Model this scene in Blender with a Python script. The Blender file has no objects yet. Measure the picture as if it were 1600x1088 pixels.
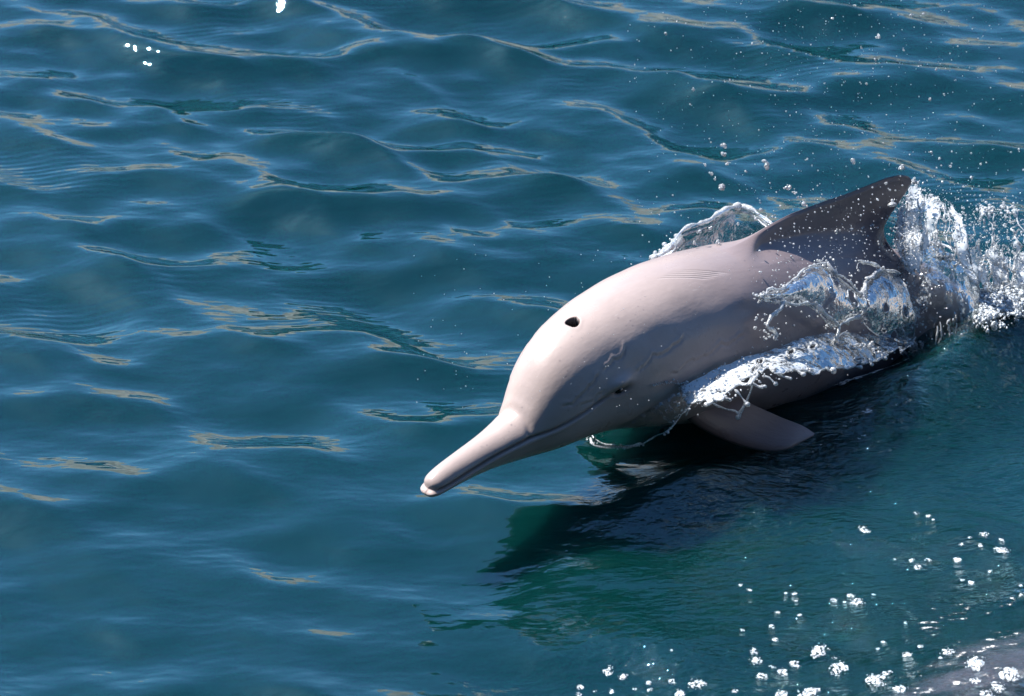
import bpy, math, random
import numpy as np
from mathutils import Vector, Matrix

random.seed(7)
rng = np.random.default_rng(11)
sc = bpy.context.scene
col = sc.collection

# ------------------------------------------------------------------ camera
DEP = math.radians(30.0)
CAM = np.array([0.0, -6.0 * math.cos(DEP), 6.0 * math.sin(DEP)])
FPX = 4800.0                                   # focal length in pixels of the 1600 px wide photograph
cam_d = bpy.data.cameras.new('camera')
cam_d.sensor_width = 36.0
cam_d.lens = 36.0 * FPX / 1600.0
cam_d.clip_end = 20000
cam_d.dof.use_dof = True
cam_d.dof.focus_distance = 5.62
cam_d.dof.aperture_fstop = 7.1
cam = bpy.data.objects.new('camera', cam_d)
cam.location = CAM
cam.rotation_euler = (math.radians(90) - DEP, 0, 0)
col.objects.link(cam)
sc.camera = cam

# ------------------------------------------------------------------ sky and sun
SUN = np.array([-0.53, 0.36, 0.77]); SUN /= np.linalg.norm(SUN)
w = bpy.data.worlds.new('World'); sc.world = w; w.use_nodes = True
nt = w.node_tree; nt.nodes.clear()
sky = nt.nodes.new('ShaderNodeTexSky'); sky.sky_type = 'NISHITA'; sky.sun_disc = False
sky.sun_elevation = math.asin(SUN[2]); sky.sun_rotation = math.atan2(SUN[0], SUN[1])
sky.air_density = 1.0; sky.dust_density = 0.35; sky.ozone_density = 2.2
bg = nt.nodes.new('ShaderNodeBackground'); bg.inputs[1].default_value = 0.082
wo = nt.nodes.new('ShaderNodeOutputWorld')
tint = nt.nodes.new('ShaderNodeMix'); tint.data_type = 'RGBA'; tint.blend_type = 'MULTIPLY'; tint.inputs[0].default_value = 1.0
tint.inputs[7].default_value = (0.64, 0.96, 1.20, 1)          # clear, deep blue desert sky
nt.links.new(sky.outputs[0], tint.inputs[6]); nt.links.new(tint.outputs[2], bg.inputs[0]); nt.links.new(bg.outputs[0], wo.inputs[0])
sl = bpy.data.lights.new('sun', 'SUN'); sl.energy = 5.0; sl.angle = math.radians(0.53); sl.color = (1.0, 0.965, 0.91)
so = bpy.data.objects.new('sun', sl); col.objects.link(so)
so.rotation_euler = Vector(SUN).to_track_quat('Z', 'Y').to_euler(); so.location = SUN * 30

sc.view_settings.view_transform = 'Standard'; sc.view_settings.look = 'None'
sc.view_settings.exposure = 1.32; sc.view_settings.gamma = 1.0
sc.view_settings.use_curve_mapping = False
sc.cycles.use_denoising = True
sc.cycles.max_bounces = 7; sc.cycles.transparent_max_bounces = 24; sc.cycles.transmission_bounces = 8
sc.cycles.caustics_reflective = False; sc.cycles.caustics_refractive = False
sc.cycles.sample_clamp_indirect = 6.0

# ------------------------------------------------------------------ helpers
def at(px, py, z):
    """the point at height z that the photograph shows at (px, py)"""
    u = (px - 800.0) / FPX; v = (544.0 - py) / FPX
    d = np.array([u, math.cos(DEP) + v * math.sin(DEP), -math.sin(DEP) + v * math.cos(DEP)])
    t = (z - CAM[2]) / d[2]
    return CAM + t * d

def put(name, label=None, cat=None, group=None, kind=None, data=None, parent=None):
    o = bpy.data.objects.new(name, data); col.objects.link(o)
    if parent is not None: o.parent = parent
    if label: o['label'] = label
    if cat: o['category'] = cat
    if group: o['group'] = group
    if kind: o['kind'] = kind
    return o

def mesh_np(name, verts, faces, mats=(), smooth=True):
    """verts (n,3) array, faces (m,k) int array (all faces with k corners)"""
    verts = np.asarray(verts, np.float32); faces = np.asarray(faces, np.int32)
    me = bpy.data.meshes.new(name)
    k = faces.shape[1]; m = len(faces)
    me.vertices.add(len(verts)); me.vertices.foreach_set('co', verts.ravel())
    me.loops.add(m * k); me.loops.foreach_set('vertex_index', faces.ravel())
    me.polygons.add(m); me.polygons.foreach_set('loop_start', np.arange(0, m * k, k, dtype=np.int32))
    me.polygons.foreach_set('use_smooth', np.full(m, smooth, bool))
    me.update(calc_edges=True)
    for mt in mats: me.materials.append(mt)
    return me

def grid_faces(n, m, wrap=False):
    i = np.arange(n - 1)[:, None]; mm = m if wrap else m - 1
    j = np.arange(mm)[None, :]; j2 = (j + 1) % m
    return np.stack([i * m + j, i * m + j2, (i + 1) * m + j2, (i + 1) * m + j], -1).reshape(-1, 4)

def attr(me, name, arr):
    arr = np.asarray(arr, np.float32)
    if arr.ndim == 1:
        a = me.attributes.new(name, 'FLOAT', 'POINT'); a.data.foreach_set('value', arr)
    else:
        a = me.attributes.new(name, 'FLOAT_VECTOR', 'POINT'); a.data.foreach_set('vector', arr.ravel())

class NT:
    """small node-tree writer"""
    def __init__(s, name):
        s.m = bpy.data.materials.new(name); s.m.use_nodes = True
        s.t = s.m.node_tree; s.t.nodes.clear(); s.out = s.n('OutputMaterial')
    def n(s, typ, **kw):
        nd = s.t.nodes.new('ShaderNode' + typ)
        for k, v in kw.items():
            if k.startswith('i_'):
                key = k[2:]; key = int(key) if key.isdigit() else key.replace('_', ' ')
                if isinstance(v, bpy.types.NodeSocket): s.t.links.new(v, nd.inputs[key])
                else: nd.inputs[key].default_value = v
            else: setattr(nd, k, v)
        return nd
    def link(s, a, b): s.t.links.new(a, b)
    def math(s, op, a, b=None, c=None, clamp=False):
        nd = s.n('Math', operation=op, use_clamp=clamp)
        for i, v in enumerate((a, b, c)):
            if v is None: continue
            if isinstance(v, bpy.types.NodeSocket): s.t.links.new(v, nd.inputs[i])
            else: nd.inputs[i].default_value = v
        return nd.outputs[0]
    def noise(s, vec, scale, detail=3.0, rough=0.5, out=0, **kw):
        nd = s.n('TexNoise', **kw); s.t.links.new(vec, nd.inputs['Vector'])
        nd.inputs['Scale'].default_value = scale; nd.inputs['Detail'].default_value = detail
        nd.inputs['Roughness'].default_value = rough
        return nd.outputs[out]
    def ramp(s, fac, lo, hi, a=0.0, b=1.0, smooth=True):
        nd = s.n('MapRange', interpolation_type='SMOOTHSTEP' if smooth else 'LINEAR')
        s.t.links.new(fac, nd.inputs['Value'])
        for k, v in (('From Min', lo), ('From Max', hi), ('To Min', a), ('To Max', b)): nd.inputs[k].default_value = v
        return nd.outputs['Result']
    def mix(s, fac, a, b, blend='MIX'):
        nd = s.n('Mix', data_type='RGBA', blend_type=blend)
        for k, v in ((0, fac), (6, a), (7, b)):
            if isinstance(v, bpy.types.NodeSocket): s.t.links.new(v, nd.inputs[k])
            else: nd.inputs[k].default_value = v if k == 0 else (*v, 1.0) if len(v) == 3 else v
        return nd.outputs[2]
    def mapping(s, vec, scale=(1, 1, 1), rot=(0, 0, 0), loc=(0, 0, 0)):
        nd = s.n('Mapping'); s.t.links.new(vec, nd.inputs[0])
        nd.inputs['Scale'].default_value = scale; nd.inputs['Rotation'].default_value = rot; nd.inputs['Location'].default_value = loc
        return nd.outputs[0]

def sstep(x, a, b):
    t = np.clip((x - a) / (b - a), 0, 1); return t * t * (3 - 2 * t)

# ------------------------------------------------------------------ materials of the setting
def mat_sea():
    q = NT('sea_water')
    geo = q.n('NewGeometry')
    pos = geo.outputs['Position']
    # fine relief: capillary ripples in patches, finer chatter in the churned wake
    a = q.mapping(pos, (0.45, 1.0, 1.0), (0, 0, math.radians(22)))
    n1 = q.noise(a, 9.0, 3.0, 0.5)
    n2 = q.noise(a, 42.0, 2.0, 0.5)
    patch = q.ramp(q.noise(pos, 2.3, 2.0, 0.5), 0.52, 0.70)
    rip = q.n('TexWave', wave_type='BANDS', bands_direction='Y', wave_profile='SIN')
    q.link(q.mapping(pos, (0.5, 1, 1), (0, 0, math.radians(-18))), rip.inputs['Vector'])
    rip.inputs['Scale'].default_value = 16.0; rip.inputs['Distortion'].default_value = 1.6
    rip.inputs['Detail'].default_value = 1.0; rip.inputs['Detail Scale'].default_value = 0.6
    churn = q.n('Attribute', attribute_name='churn').outputs['Fac']
    n3 = q.noise(q.mapping(pos, (0.6, 1.0, 1.0), (0, 0, math.radians(-20))), 60.0, 4.0, 0.62)
    h = q.math('MULTIPLY', n1, 0.010)
    h = q.math('MULTIPLY_ADD', n2, 0.0008, h)
    h = q.math('MULTIPLY_ADD', q.math('MULTIPLY', rip.outputs['Fac'], patch), 0.0006, h)
    h = q.math('MULTIPLY_ADD', q.math('MULTIPLY', n3, churn), 0.020, h)
    n4 = q.noise(q.mapping(pos, (0.5, 1.0, 1.0), (0, 0, math.radians(-25))), 22.0, 3.0, 0.6)
    h = q.math('MULTIPLY_ADD', q.math('MULTIPLY', n4, churn), 0.060, h)
    b = q.n('Bump', i_Strength=1.0, i_Distance=1.0, i_Height=h)
    big = q.noise(pos, 0.9, 2.0, 0.5)
    body = q.mix(big, (0.0006, 0.0185, 0.0180), (0.0010, 0.0265, 0.0260))
    wash_sheen = q.n('Attribute', attribute_name='whitened').outputs['Fac']
    strk = q.noise(q.mapping(pos, (0.35, 1.0, 1.0), (0, 0, math.radians(-28))), 14.0, 4.0, 0.6)
    wash_sheen = q.math('MULTIPLY', wash_sheen, q.ramp(q.math('ADD', strk, q.math('MULTIPLY', wash_sheen, 0.30)), 0.56, 0.78), clamp=True)
    body = q.mix(wash_sheen, body, (0.10, 0.105, 0.13))  # milky grey also carries a pale hull's reflection, painted in
    p = q.n('BsdfPrincipled', i_Roughness=0.02, i_IOR=1.75, i_Normal=b.outputs[0])
    q.link(body, p.inputs['Base Color']); p.inputs['Specular Tint'].default_value = (0.72, 0.95, 1.0, 1)
    p.subsurface_method = 'BURLEY'; p.inputs['Subsurface Weight'].default_value = 1.0
    p.inputs['Subsurface Radius'].default_value = (0.35, 0.9, 1.0); p.inputs['Subsurface Scale'].default_value = 0.15
    tr = q.n('BsdfTransparent'); tr.inputs[0].default_value = (0.16, 0.42, 0.40, 1)
    gl = q.n('BsdfGlossy', i_Roughness=0.02, i_Normal=b.outputs[0]); gl.inputs[0].default_value = (0.72, 0.95, 1.0, 1)
    fr = q.n('Fresnel', i_IOR=1.75, i_Normal=b.outputs[0])
    clear = q.n('MixShader', i_0=fr.outputs[0], i_1=tr.outputs[0], i_2=gl.outputs[0])
    mx = q.n('MixShader', i_0=0.30, i_1=p.outputs[0], i_2=clear.outputs[0])
    q.link(mx.outputs[0], q.out.inputs[0])
    return q.m

def mat_hill():
    q = NT('dry_hill_rock'); pos = q.n('NewGeometry').outputs['Position']
    n = q.noise(pos, 0.02, 6.0, 0.6)
    c = q.mix(n, (0.29, 0.25, 0.22), (0.41, 0.36, 0.32))
    p = q.n('BsdfPrincipled', i_Roughness=0.95); q.link(c, p.inputs['Base Color'])
    b = q.n('Bump', i_Strength=0.8, i_Distance=8.0, i_Height=q.noise(pos, 0.05, 5.0, 0.6)); q.link(b.outputs[0], p.inputs['Normal'])
    q.link(p.outputs[0], q.out.inputs[0]); return q.m

def mat_seabed():
    q = NT('dark_deep'); p = q.n('BsdfPrincipled', i_Roughness=1.0)
    n = q.noise(q.n('NewGeometry').outputs['Position'], 0.3, 3.0)
    q.link(q.mix(n, (0.004, 0.014, 0.014), (0.006, 0.02, 0.02)), p.inputs['Base Color'])
    q.link(p.outputs[0], q.out.inputs[0]); return q.m

# ------------------------------------------------------------------ the sea
def wave_set():
    r = np.random.default_rng(5)
    comps = []
    base = math.atan2(0.93, 0.37)
    for i in range(170):
        lam = math.exp(r.uniform(math.log(0.07), math.log(2.0)))
        spread = 0.25 + 0.30 * np.clip(math.log(1.6 / lam) / 2.6, 0, 1)
        th = base + r.normal(0, spread)
        k = 2 * math.pi / lam
        # slope per component: strongest around 0.45-0.9 m
        x = math.log(lam / 0.24)
        sl = 0.041 * math.exp(-(x / 0.85) ** 2) + 0.004
        comps.append((k * math.cos(th), k * math.sin(th), sl / k, r.uniform(0, 2 * math.pi), k))
    return comps
WAVES = wave_set()

def bumpf(x, y, c, sx, sy, ang, h):
    ca, sa = math.cos(ang), math.sin(ang)
    dx, dy = x - c[0], y - c[1]
    u = (dx * ca + dy * sa) / sx; v = (-dx * sa + dy * ca) / sy
    return h * np.exp(-(u * u + v * v))

def local_lift(x, y):
    z = np.zeros_like(x)
    z += bumpf(x, y, at(1590, 545, 0), 0.28, 0.10, math.radians(38), 0.085)     # ridge thrown up beside the tail
    z += bumpf(x, y, at(1430, 600, 0), 0.16, 0.09, math.radians(38), 0.03)
    z += bumpf(x, y, at(1110, 760, 0), 0.20, 0.09, math.radians(40), 0.035)     # water heaped along the chest
    z += bumpf(x, y, at(1640, 1060, 0), 0.34, 0.15, math.radians(28), 0.055)     # wash rolling in from the boat
    return z

def sea_height(x, y, reps=2):
    """surface height at plain positions (Gerstner displacement undone by iteration)"""
    x = np.atleast_1d(np.asarray(x, float)); y = np.atleast_1d(np.asarray(y, float))
    px, py = x.copy(), y.copy()
    for _ in range(4):
        dx, dy, dz = sea_disp(px, py)
        px = x - dx; py = y - dy
    return sea_disp(px, py)[2]

CHOP = 0.75
def sea_disp(x, y):
    if x.ndim == 1 and x.size < 400:                                   # a handful of points: all components at once
        r = np.hypot(x, y - 0.3)[:, None]
        gust = (0.80 + 0.22 * np.sin(1.3 * x + 0.9 * y + 1.0) * np.sin(1.1 * y - 0.7 * x + 0.4) + 0.22 * np.tanh((y + 0.25) * 1.3) + 0.30 * np.exp(-((x - 0.95) / .45) ** 2 - ((y + 0.85) / .3) ** 2))[:, None]
        A = np.array(WAVES); f = x[:, None] * A[:, 0] + y[:, None] * A[:, 1] + A[:, 3]
        fade = gust / (1.0 + (r / (18.0 / A[:, 4] + 3.2)) ** 6) * A[:, 2]
        c = np.cos(f) * fade; sn = np.sin(f) * fade
        return -CHOP * (sn * A[:, 0] / A[:, 4]).sum(1), -CHOP * (sn * A[:, 1] / A[:, 4]).sum(1), c.sum(1) + local_lift(x, y)
    dx = np.zeros_like(x); dy = np.zeros_like(x); dz = np.zeros_like(x)
    # short waves die away where the mesh is coarse
    r = np.hypot(x, y - 0.3)
    gust = 0.80 + 0.22 * np.sin(1.3 * x + 0.9 * y + 1.0) * np.sin(1.1 * y - 0.7 * x + 0.4) + 0.22 * np.tanh((y + 0.25) * 1.3) + 0.30 * np.exp(-((x - 0.95) / .45) ** 2 - ((y + 0.85) / .3) ** 2)
    for kx, ky, a, ph, k in WAVES:
        f = kx * x + ky * y + ph
        fade = gust /  (1.0 + (r / (18.0 / k + 3.2)) ** 6)
        c = np.cos(f) * (a * fade); s = np.sin(f) * (a * fade)
        dz += c; dx -= CHOP * s * (kx / k); dy -= CHOP * s * (ky / k)
    dz += local_lift(x, y)
    return dx, dy, dz

def axis(lo, hi, step, far):
    mid = list(np.arange(lo, hi + 1e-6, step))
    out = []; p = mid[-1]; d = step
    while p < far: d *= 1.13; p += d; out.append(p)
    inn = []; p = mid[0]; d = step
    while p > -far: d *= 1.13; p -= d; inn.append(p)
    return np.array(inn[::-1] + mid + out)

def build_sea():
    xs = axis(-1.75, 1.9, 0.0068, 6000.0); ys = axis(-1.5, 2.3, 0.0068, 6000.0)
    X, Y = np.meshgrid(xs, ys)
    dx, dy, dz = sea_disp(X, Y)
    V = np.stack([X + dx, Y + dy, dz], -1).reshape(-1, 3)
    me = mesh_np('sea', V, grid_faces(len(ys), len(xs)), [mat_sea()])
    c1 = bumpf(X, Y, at(1500, 980, 0), 0.50, 0.30, math.radians(30), 1.0)
    c2 = bumpf(X, Y, at(1380, 690, 0), 0.42, 0.13, math.radians(36), 1.0)
    c3 = bumpf(X, Y, at(1600, 1070, 0), 0.35, 0.12, math.radians(28), 1.0)
    attr(me, 'churn', np.clip(0.85 * c1 + 0.9 * c2 + 0.6 * c3, 0, 1).ravel())
    attr(me, 'whitened', np.clip(sstep(c3, 0.25, 0.9) * 0.8, 0, 1).ravel())  # mask of the milky wash with the painted hull reflection
    put('sea', 'blue-green rippled sea around the leaping dolphin', 'sea', kind='structure', data=me)
build_sea()

def build_seabed():
    n = 24
    xs = np.linspace(-60, 60, n)
    X, Y = np.meshgrid(xs, xs)
    Z = -4.0 + 0.3 * np.sin(X * 0.2) * np.cos(Y * 0.17)
    put('seabed', 'dark deep bottom beneath the green water', 'seabed', kind='structure',
        data=mesh_np('seabed', np.stack([X, Y, Z], -1).reshape(-1, 3), grid_faces(n, n), [mat_seabed()]))
build_seabed()

def build_hills():
    na, nr = 420, 26
    A = np.linspace(math.radians(-25), math.radians(205), na)
    T = np.linspace(0, 1, nr)
    AA, TT = np.meshgrid(A, T, indexing='ij')
    R = 900 + 900 * TT
    ridge = np.zeros_like(AA)
    r = np.random.default_rng(3)
    for o in range(7):
        f = 4.0 * 1.9 ** o; amp = 0.55 ** o
        ridge += amp * np.abs(np.sin(AA * f + r.uniform(0, 6) + 1.3 * np.sin(TT * (2 + o) + o))) * np.cos(TT * (1.5 + o) + r.uniform(0, 6)) ** 2
    H = np.sin(TT * math.pi * 0.62) ** 1.1 * (125 + 160 * ridge)
    V = np.stack([R * np.cos(AA), R * np.sin(AA), H - 2.0], -1).reshape(-1, 3)
    put('hills', 'bare grey-brown desert hills along the far shore', 'hills', kind='structure',
        data=mesh_np('hills', V, grid_faces(na, nr), [mat_hill()]))
build_hills()

# ------------------------------------------------------------------ unseen boat below and behind the camera, added to shade the near flank
def mat_paint(name, c1, c2, rough):
    q = NT(name); n = q.noise(q.n('NewGeometry').outputs['Position'], 3.0, 4.0, 0.6)
    p = q.n('BsdfPrincipled', i_Roughness=rough); q.link(q.mix(n, c1, c2), p.inputs['Base Color'])
    q.link(p.outputs[0], q.out.inputs[0]); return q.m

def box_mesh(name, lo, hi, mat):
    lo = np.array(lo); hi = np.array(hi)
    V = np.array([[x, y, z] for x in (0, 1) for y in (0, 1) for z in (0, 1)]) * (hi - lo) + lo
    F = [(0, 1, 3, 2), (4, 6, 7, 5), (0, 4, 5, 1), (2, 3, 7, 6), (0, 2, 6, 4), (1, 5, 7, 3)]
    return mesh_np(name, V, F, [mat], smooth=False)

def build_shade_boat():
    hull_m = mat_paint('navy_hull_paint', (0.012, 0.018, 0.035), (0.018, 0.026, 0.045), 0.45)
    deck_m = mat_paint('teak_deck', (0.16, 0.10, 0.06), (0.22, 0.15, 0.09), 0.7)
    cab_m = mat_paint('dark_cabin_paint', (0.035, 0.033, 0.032), (0.05, 0.047, 0.045), 0.6)
    rail_m = mat_paint('rail_steel', (0.45, 0.45, 0.46), (0.55, 0.55, 0.56), 0.25)
    win_m = mat_paint('tinted_pane', (0.01, 0.012, 0.014), (0.015, 0.018, 0.02), 0.05)
    root = put('boat', 'unseen dark navy boat below and behind the camera, added to shade the dolphin', 'boat'); root.location = (0, -6.0, 0)
    inv = Matrix.Translation(Vector((0, 6.0, 0)))
    def part(name, me, par=root):
        o = put(name, data=me, parent=par)
        if par is root: o.matrix_parent_inverse = inv
        return o
    nx = 40; xs = np.linspace(-8.0, 11.0, nx); prof = np.linspace(0, 1, 13)
    taper = np.clip((11.0 - xs) / 4.5, 0, 1) ** 0.6
    half = 2.25 * np.maximum(taper, 0.01)
    V = []
    for i, x in enumerate(xs):
        top = 1.45 + 0.25 * np.clip((x - 6) / 4.5, 0, 1) ** 2
        for side in (1, -1):
            for t in (prof if side > 0 else prof[::-1]):
                V.append((x, -6.85 + side * half[i] * (0.15 + 0.85 * t ** 0.55), -0.6 + (top + 0.6) * t))
    part('hull', mesh_np('hull', V, grid_faces(nx, 26, True), [hull_m]))
    D = []
    for i, x in enumerate(xs): D += [(x, -6.85 - 0.96 * half[i], 1.25), (x, -6.85 + 0.96 * half[i], 1.25)]
    part('deck', mesh_np('deck', D, grid_faces(nx, 2), [deck_m], False))
    cab = part('shade_cabin', box_mesh('shade_cabin', (-7.5, -9.2, 1.25), (9.0, -7.0, 6.3), cab_m))
    part('shade_roof', box_mesh('shade_roof', (-9.0, -9.5, 6.303), (10.5, -4.5, 6.45), cab_m))  # cabin height and forward roof sized to block sky light from the flank
    for k in range(6):
        o = put('window', data=box_mesh('window', (-5.6 + k * 2.1, -7.002, 2.2), (-4.2 + k * 2.1, -6.985, 3.1), win_m), parent=cab)
        o.matrix_parent_inverse = Matrix.Identity(4)
    for x in (-8.0, 9.5):
        part('roof_post', box_mesh('roof_post', (x - .05, -4.75, 1.25), (x + .05, -4.65, 6.302), rail_m))
    for k in range(9):
        x = -6.0 + k * 1.3; yy = -6.85 + 0.93 * np.interp(x, xs, half)
        part('rail_post', box_mesh('rail_post', (x - .018, yy - .018, 1.25), (x + .018, yy + .018, 2.05), rail_m))
build_shade_boat()

# ------------------------------------------------------------------ the dolphin
def mat_skin():
    q = NT('dolphin_skin')
    rest = q.n('Attribute', attribute_name='rest').outputs['Vector']
    fin = q.n('Attribute', attribute_name='fin').outputs['Fac']
    pink = q.n('Attribute', attribute_name='pink').outputs['Fac']
    hole = q.n('Attribute', attribute_name='hole').outputs['Fac']
    rake = q.n('Attribute', attribute_name='scar').outputs['Fac']
    n1 = q.noise(rest, 5.0, 4.0, 0.55)
    n2 = q.noise(rest, 26.0, 4.0, 0.6)
    c = q.mix(q.ramp(n1, 0.3, 0.72), (0.325, 0.258, 0.236), (0.395, 0.316, 0.290))
    c = q.mix(q.ramp(n2, 0.35, 0.75, 0.0, 0.30), c, (0.275, 0.218, 0.205))
    sx = q.n('SeparateXYZ'); q.link(rest, sx.inputs[0])
    c = q.mix(q.ramp(q.math('MULTIPLY_ADD', n1, 0.25, sx.outputs[0]), 0.52, 1.00, 0.0, 0.92), c, (0.172, 0.134, 0.140))   # greyer towards the tail
    c = q.mix(q.math('MULTIPLY', fin, 0.85), c, (0.098, 0.074, 0.074))  # dark pigment of fin and flippers, deepened to stand in for their shade
    c = q.mix(q.math('MULTIPLY', pink, 0.2), c, (0.46, 0.34, 0.30))
    vo = q.n('TexVoronoi', feature='F1'); q.link(rest, vo.inputs['Vector']); vo.inputs['Scale'].default_value = 75.0
    vo.inputs['Randomness'].default_value = 1.0
    gate = q.math('GREATER_THAN', q.noise(rest, 11.0, 1.0), 0.60)
    spot = q.math('MULTIPLY', q.ramp(vo.outputs['Distance'], 0.06, 0.20, 1.0, 0.0), gate)
    c = q.mix(q.math('MULTIPLY', spot, 0.35), c, (0.12, 0.10, 0.12))
    # thin pale scratches
    st = q.noise(q.mapping(rest, (6.0, 60.0, 60.0), (0.2, 0.1, 0.5)), 3.0, 2.0, 0.5)
    scr = q.math('MULTIPLY', q.ramp(st, 0.70, 0.76), q.ramp(q.noise(rest, 6.0, 2.0), 0.50, 0.62))
    c = q.mix(q.math('MULTIPLY', scr, 0.35), c, (0.48, 0.42, 0.41))
    c = q.mix(q.math('MULTIPLY', rake, 0.6), c, (0.48, 0.42, 0.41))
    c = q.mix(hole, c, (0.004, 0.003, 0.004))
    p = q.n('BsdfPrincipled', i_IOR=1.45)
    q.link(c, p.inputs['Base Color'])
    q.link(q.ramp(n2, 0.3, 0.7, 0.26, 0.38), p.inputs['Roughness']); p.inputs['Specular IOR Level'].default_value = 0.28
    p.inputs['Coat Weight'].default_value = 0.08; p.inputs['Coat Roughness'].default_value = 0.10; p.inputs['Coat IOR'].default_value = 1.33
    h = q.math('MULTIPLY', n2, 0.0016)
    h = q.math('MULTIPLY_ADD', q.noise(rest, 160.0, 2.0), 0.00025, h)
    wr = q.noise(q.mapping(rest, (1.0, 3.0, 3.2)), 18.0, 3.0, 0.55)
    h = q.math('MULTIPLY_ADD', wr, 0.0012, h)
    b = q.n('Bump', i_Strength=0.45, i_Distance=1.0, i_Height=h)
    q.link(b.outputs[0], p.inputs['Normal']); q.link(b.outputs[0], p.inputs['Coat Normal'])
    q.link(p.outputs[0], q.out.inputs[0]); return q.m

def mat_eye():
    q = NT('dark_eye'); p = q.n('BsdfPrincipled', i_Roughness=0.05)
    n = q.noise(q.n('TexCoord').outputs['Object'], 60.0, 2.0)
    q.link(q.mix(n, (0.006, 0.004, 0.004), (0.02, 0.012, 0.01)), p.inputs['Base Color'])
    q.link(p.outputs[0], q.out.inputs[0]); return q.m

DL = 2.10
# station: s, half width, height above the axis, depth below the axis
STN = np.array([
    (0.000, .000, .000, .000), (0.003, .0105, .0100, .0110), (0.008, .0165, .0150, .0165), (0.018, .0210, .0185, .0205),
    (0.040, .0240, .0220, .0238), (0.080, .0268, .0245, .0272), (0.130, .0315, .0280, .0330), (0.175, .0395, .0345, .0420),
    (0.203, .0470, .0400, .0485), (0.225, .0570, .0580, .0530), (0.250, .0690, .0820, .0600), (0.285, .0830, .1060, .0690),
    (0.330, .0970, .1260, .0800), (0.400, .1150, .1430, .0980), (0.480, .1310, .1540, .1170), (0.580, .1450, .1640, .1370),
    (0.720, .1570, .1720, .1520), (0.870, .1600, .1760, .1560), (1.000, .1560, .1780, .1500), (1.130, .1450, .1780, .1400),
    (1.260, .1270, .1680, .1260), (1.400, .1030, .1430, .1080), (1.560, .0740, .1100, .0880), (1.720, .0460, .0780, .0660),
    (1.860, .0270, .0560, .0480), (1.990, .0170, .0340, .0300), (2.070, .0120, .0180, .0170), (2.100, .0020, .0020, .0020)])

def pchip(x, X, Y):
    h = np.diff(X); d = np.diff(Y) / h
    m = np.zeros(len(X))
    for i in range(1, len(X) - 1):
        if d[i - 1] * d[i] > 0:
            w1 = 2 * h[i] + h[i - 1]; w2 = h[i] + 2 * h[i - 1]
            m[i] = (w1 + w2) / (w1 / d[i - 1] + w2 / d[i])
    m[0] = d[0]; m[-1] = d[-1]
    i = np.clip(np.searchsorted(X, x) - 1, 0, len(X) - 2)
    t = (x - X[i]) / h[i]
    return ((1 + 2 * t) * (1 - t) ** 2 * Y[i] + t * (1 - t) ** 2 * h[i] * m[i] + t * t * (3 - 2 * t) * Y[i + 1] + t * t * (t - 1) * h[i] * m[i + 1])

# spine: the photograph's positions of the body's axis, each at its own height over the water
SPINE_PIX = [(668, 763, .140), (740, 716, .156), (830, 660, .175), (885, 614, .194), (960, 571, .194), (1060, 538, .164), (1190, 514, .100),
             (1310, 512, .020), (1420, 532, -.080), (1520, 572, -.190), (1610, 620, -.30), (1690, 668, -.39)]
def spine_curve():
    P = np.array([at(*p) for p in SPINE_PIX])
    t = np.concatenate([[0], np.cumsum(np.linalg.norm(np.diff(P, axis=0), axis=1))])
    tt = np.linspace(0, t[-1], 900)
    # natural cubic through the points
    def ncs(x, X, Y):
        n = len(X); h = np.diff(X); A = np.zeros((n, n)); B = np.zeros(n); A[0, 0] = A[-1, -1] = 1
        for i in range(1, n - 1):
            A[i, i - 1] = h[i - 1]; A[i, i] = 2 * (h[i - 1] + h[i]); A[i, i + 1] = h[i]
            B[i] = 6 * ((Y[i + 1] - Y[i]) / h[i] - (Y[i] - Y[i - 1]) / h[i - 1])
        M = np.linalg.solve(A, B); i = np.clip(np.searchsorted(X, x) - 1, 0, n - 2)
        a = (X[i + 1] - x) / h[i]; b = (x - X[i]) / h[i]
        return a * Y[i] + b * Y[i + 1] + ((a ** 3 - a) * M[i] + (b ** 3 - b) * M[i + 1]) * h[i] ** 2 / 6
    C = np.stack([ncs(tt, t, P[:, k]) for k in range(3)], -1)
    for _ in range(30): C[1:-1] = 0.5 * C[1:-1] + 0.25 * (C[:-2] + C[2:])
    L = np.concatenate([[0], np.cumsum(np.linalg.norm(np.diff(C, axis=0), axis=1))])
    return L, C
SP_L, SP_C = spine_curve()
ROLL = [(0.0, 0.0), (0.35, 0.0), (1.1, 0.0), (2.1, 0.0)]      # radians about the axis along the body
def spine_frame(s):
    s = np.asarray(s, float)
    def pos(q):
        q2 = np.clip(q, 0, SP_L[-1])
        p = np.stack([np.interp(q2, SP_L, SP_C[:, k]) for k in range(3)], -1)
        ext = (q - q2)[..., None]; d = (SP_C[-1] - SP_C[-20]); d = d / np.linalg.norm(d)
        d0 = (SP_C[20] - SP_C[0]); d0 = d0 / np.linalg.norm(d0)
        return p + np.where(ext > 0, ext * d, ext * d0)
    p = pos(s); T = pos(s + .02) - pos(s - .02); T /= np.linalg.norm(T, axis=-1, keepdims=True)
    up = np.array([0, 0, 1.0]); Y = np.cross(T, up); Y /= np.linalg.norm(Y, axis=-1, keepdims=True)   # towards the animal's left as T points to the tail
    Z = np.cross(Y, T)
    ro = np.interp(s, [a for a, b in ROLL], [b for a, b in ROLL])[..., None]
    Y2 = Y * np.cos(ro) + Z * np.sin(ro); Z2 = -Y * np.sin(ro) + Z * np.cos(ro)
    return p, T, Y2, Z2
def to_world(L):
    """local (s, lateral, dorsal) -> world along the bent spine"""
    p, T, Y, Z = spine_frame(L[..., 0])
    return p + L[..., 1:2] * Y + L[..., 2:3] * Z

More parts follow.
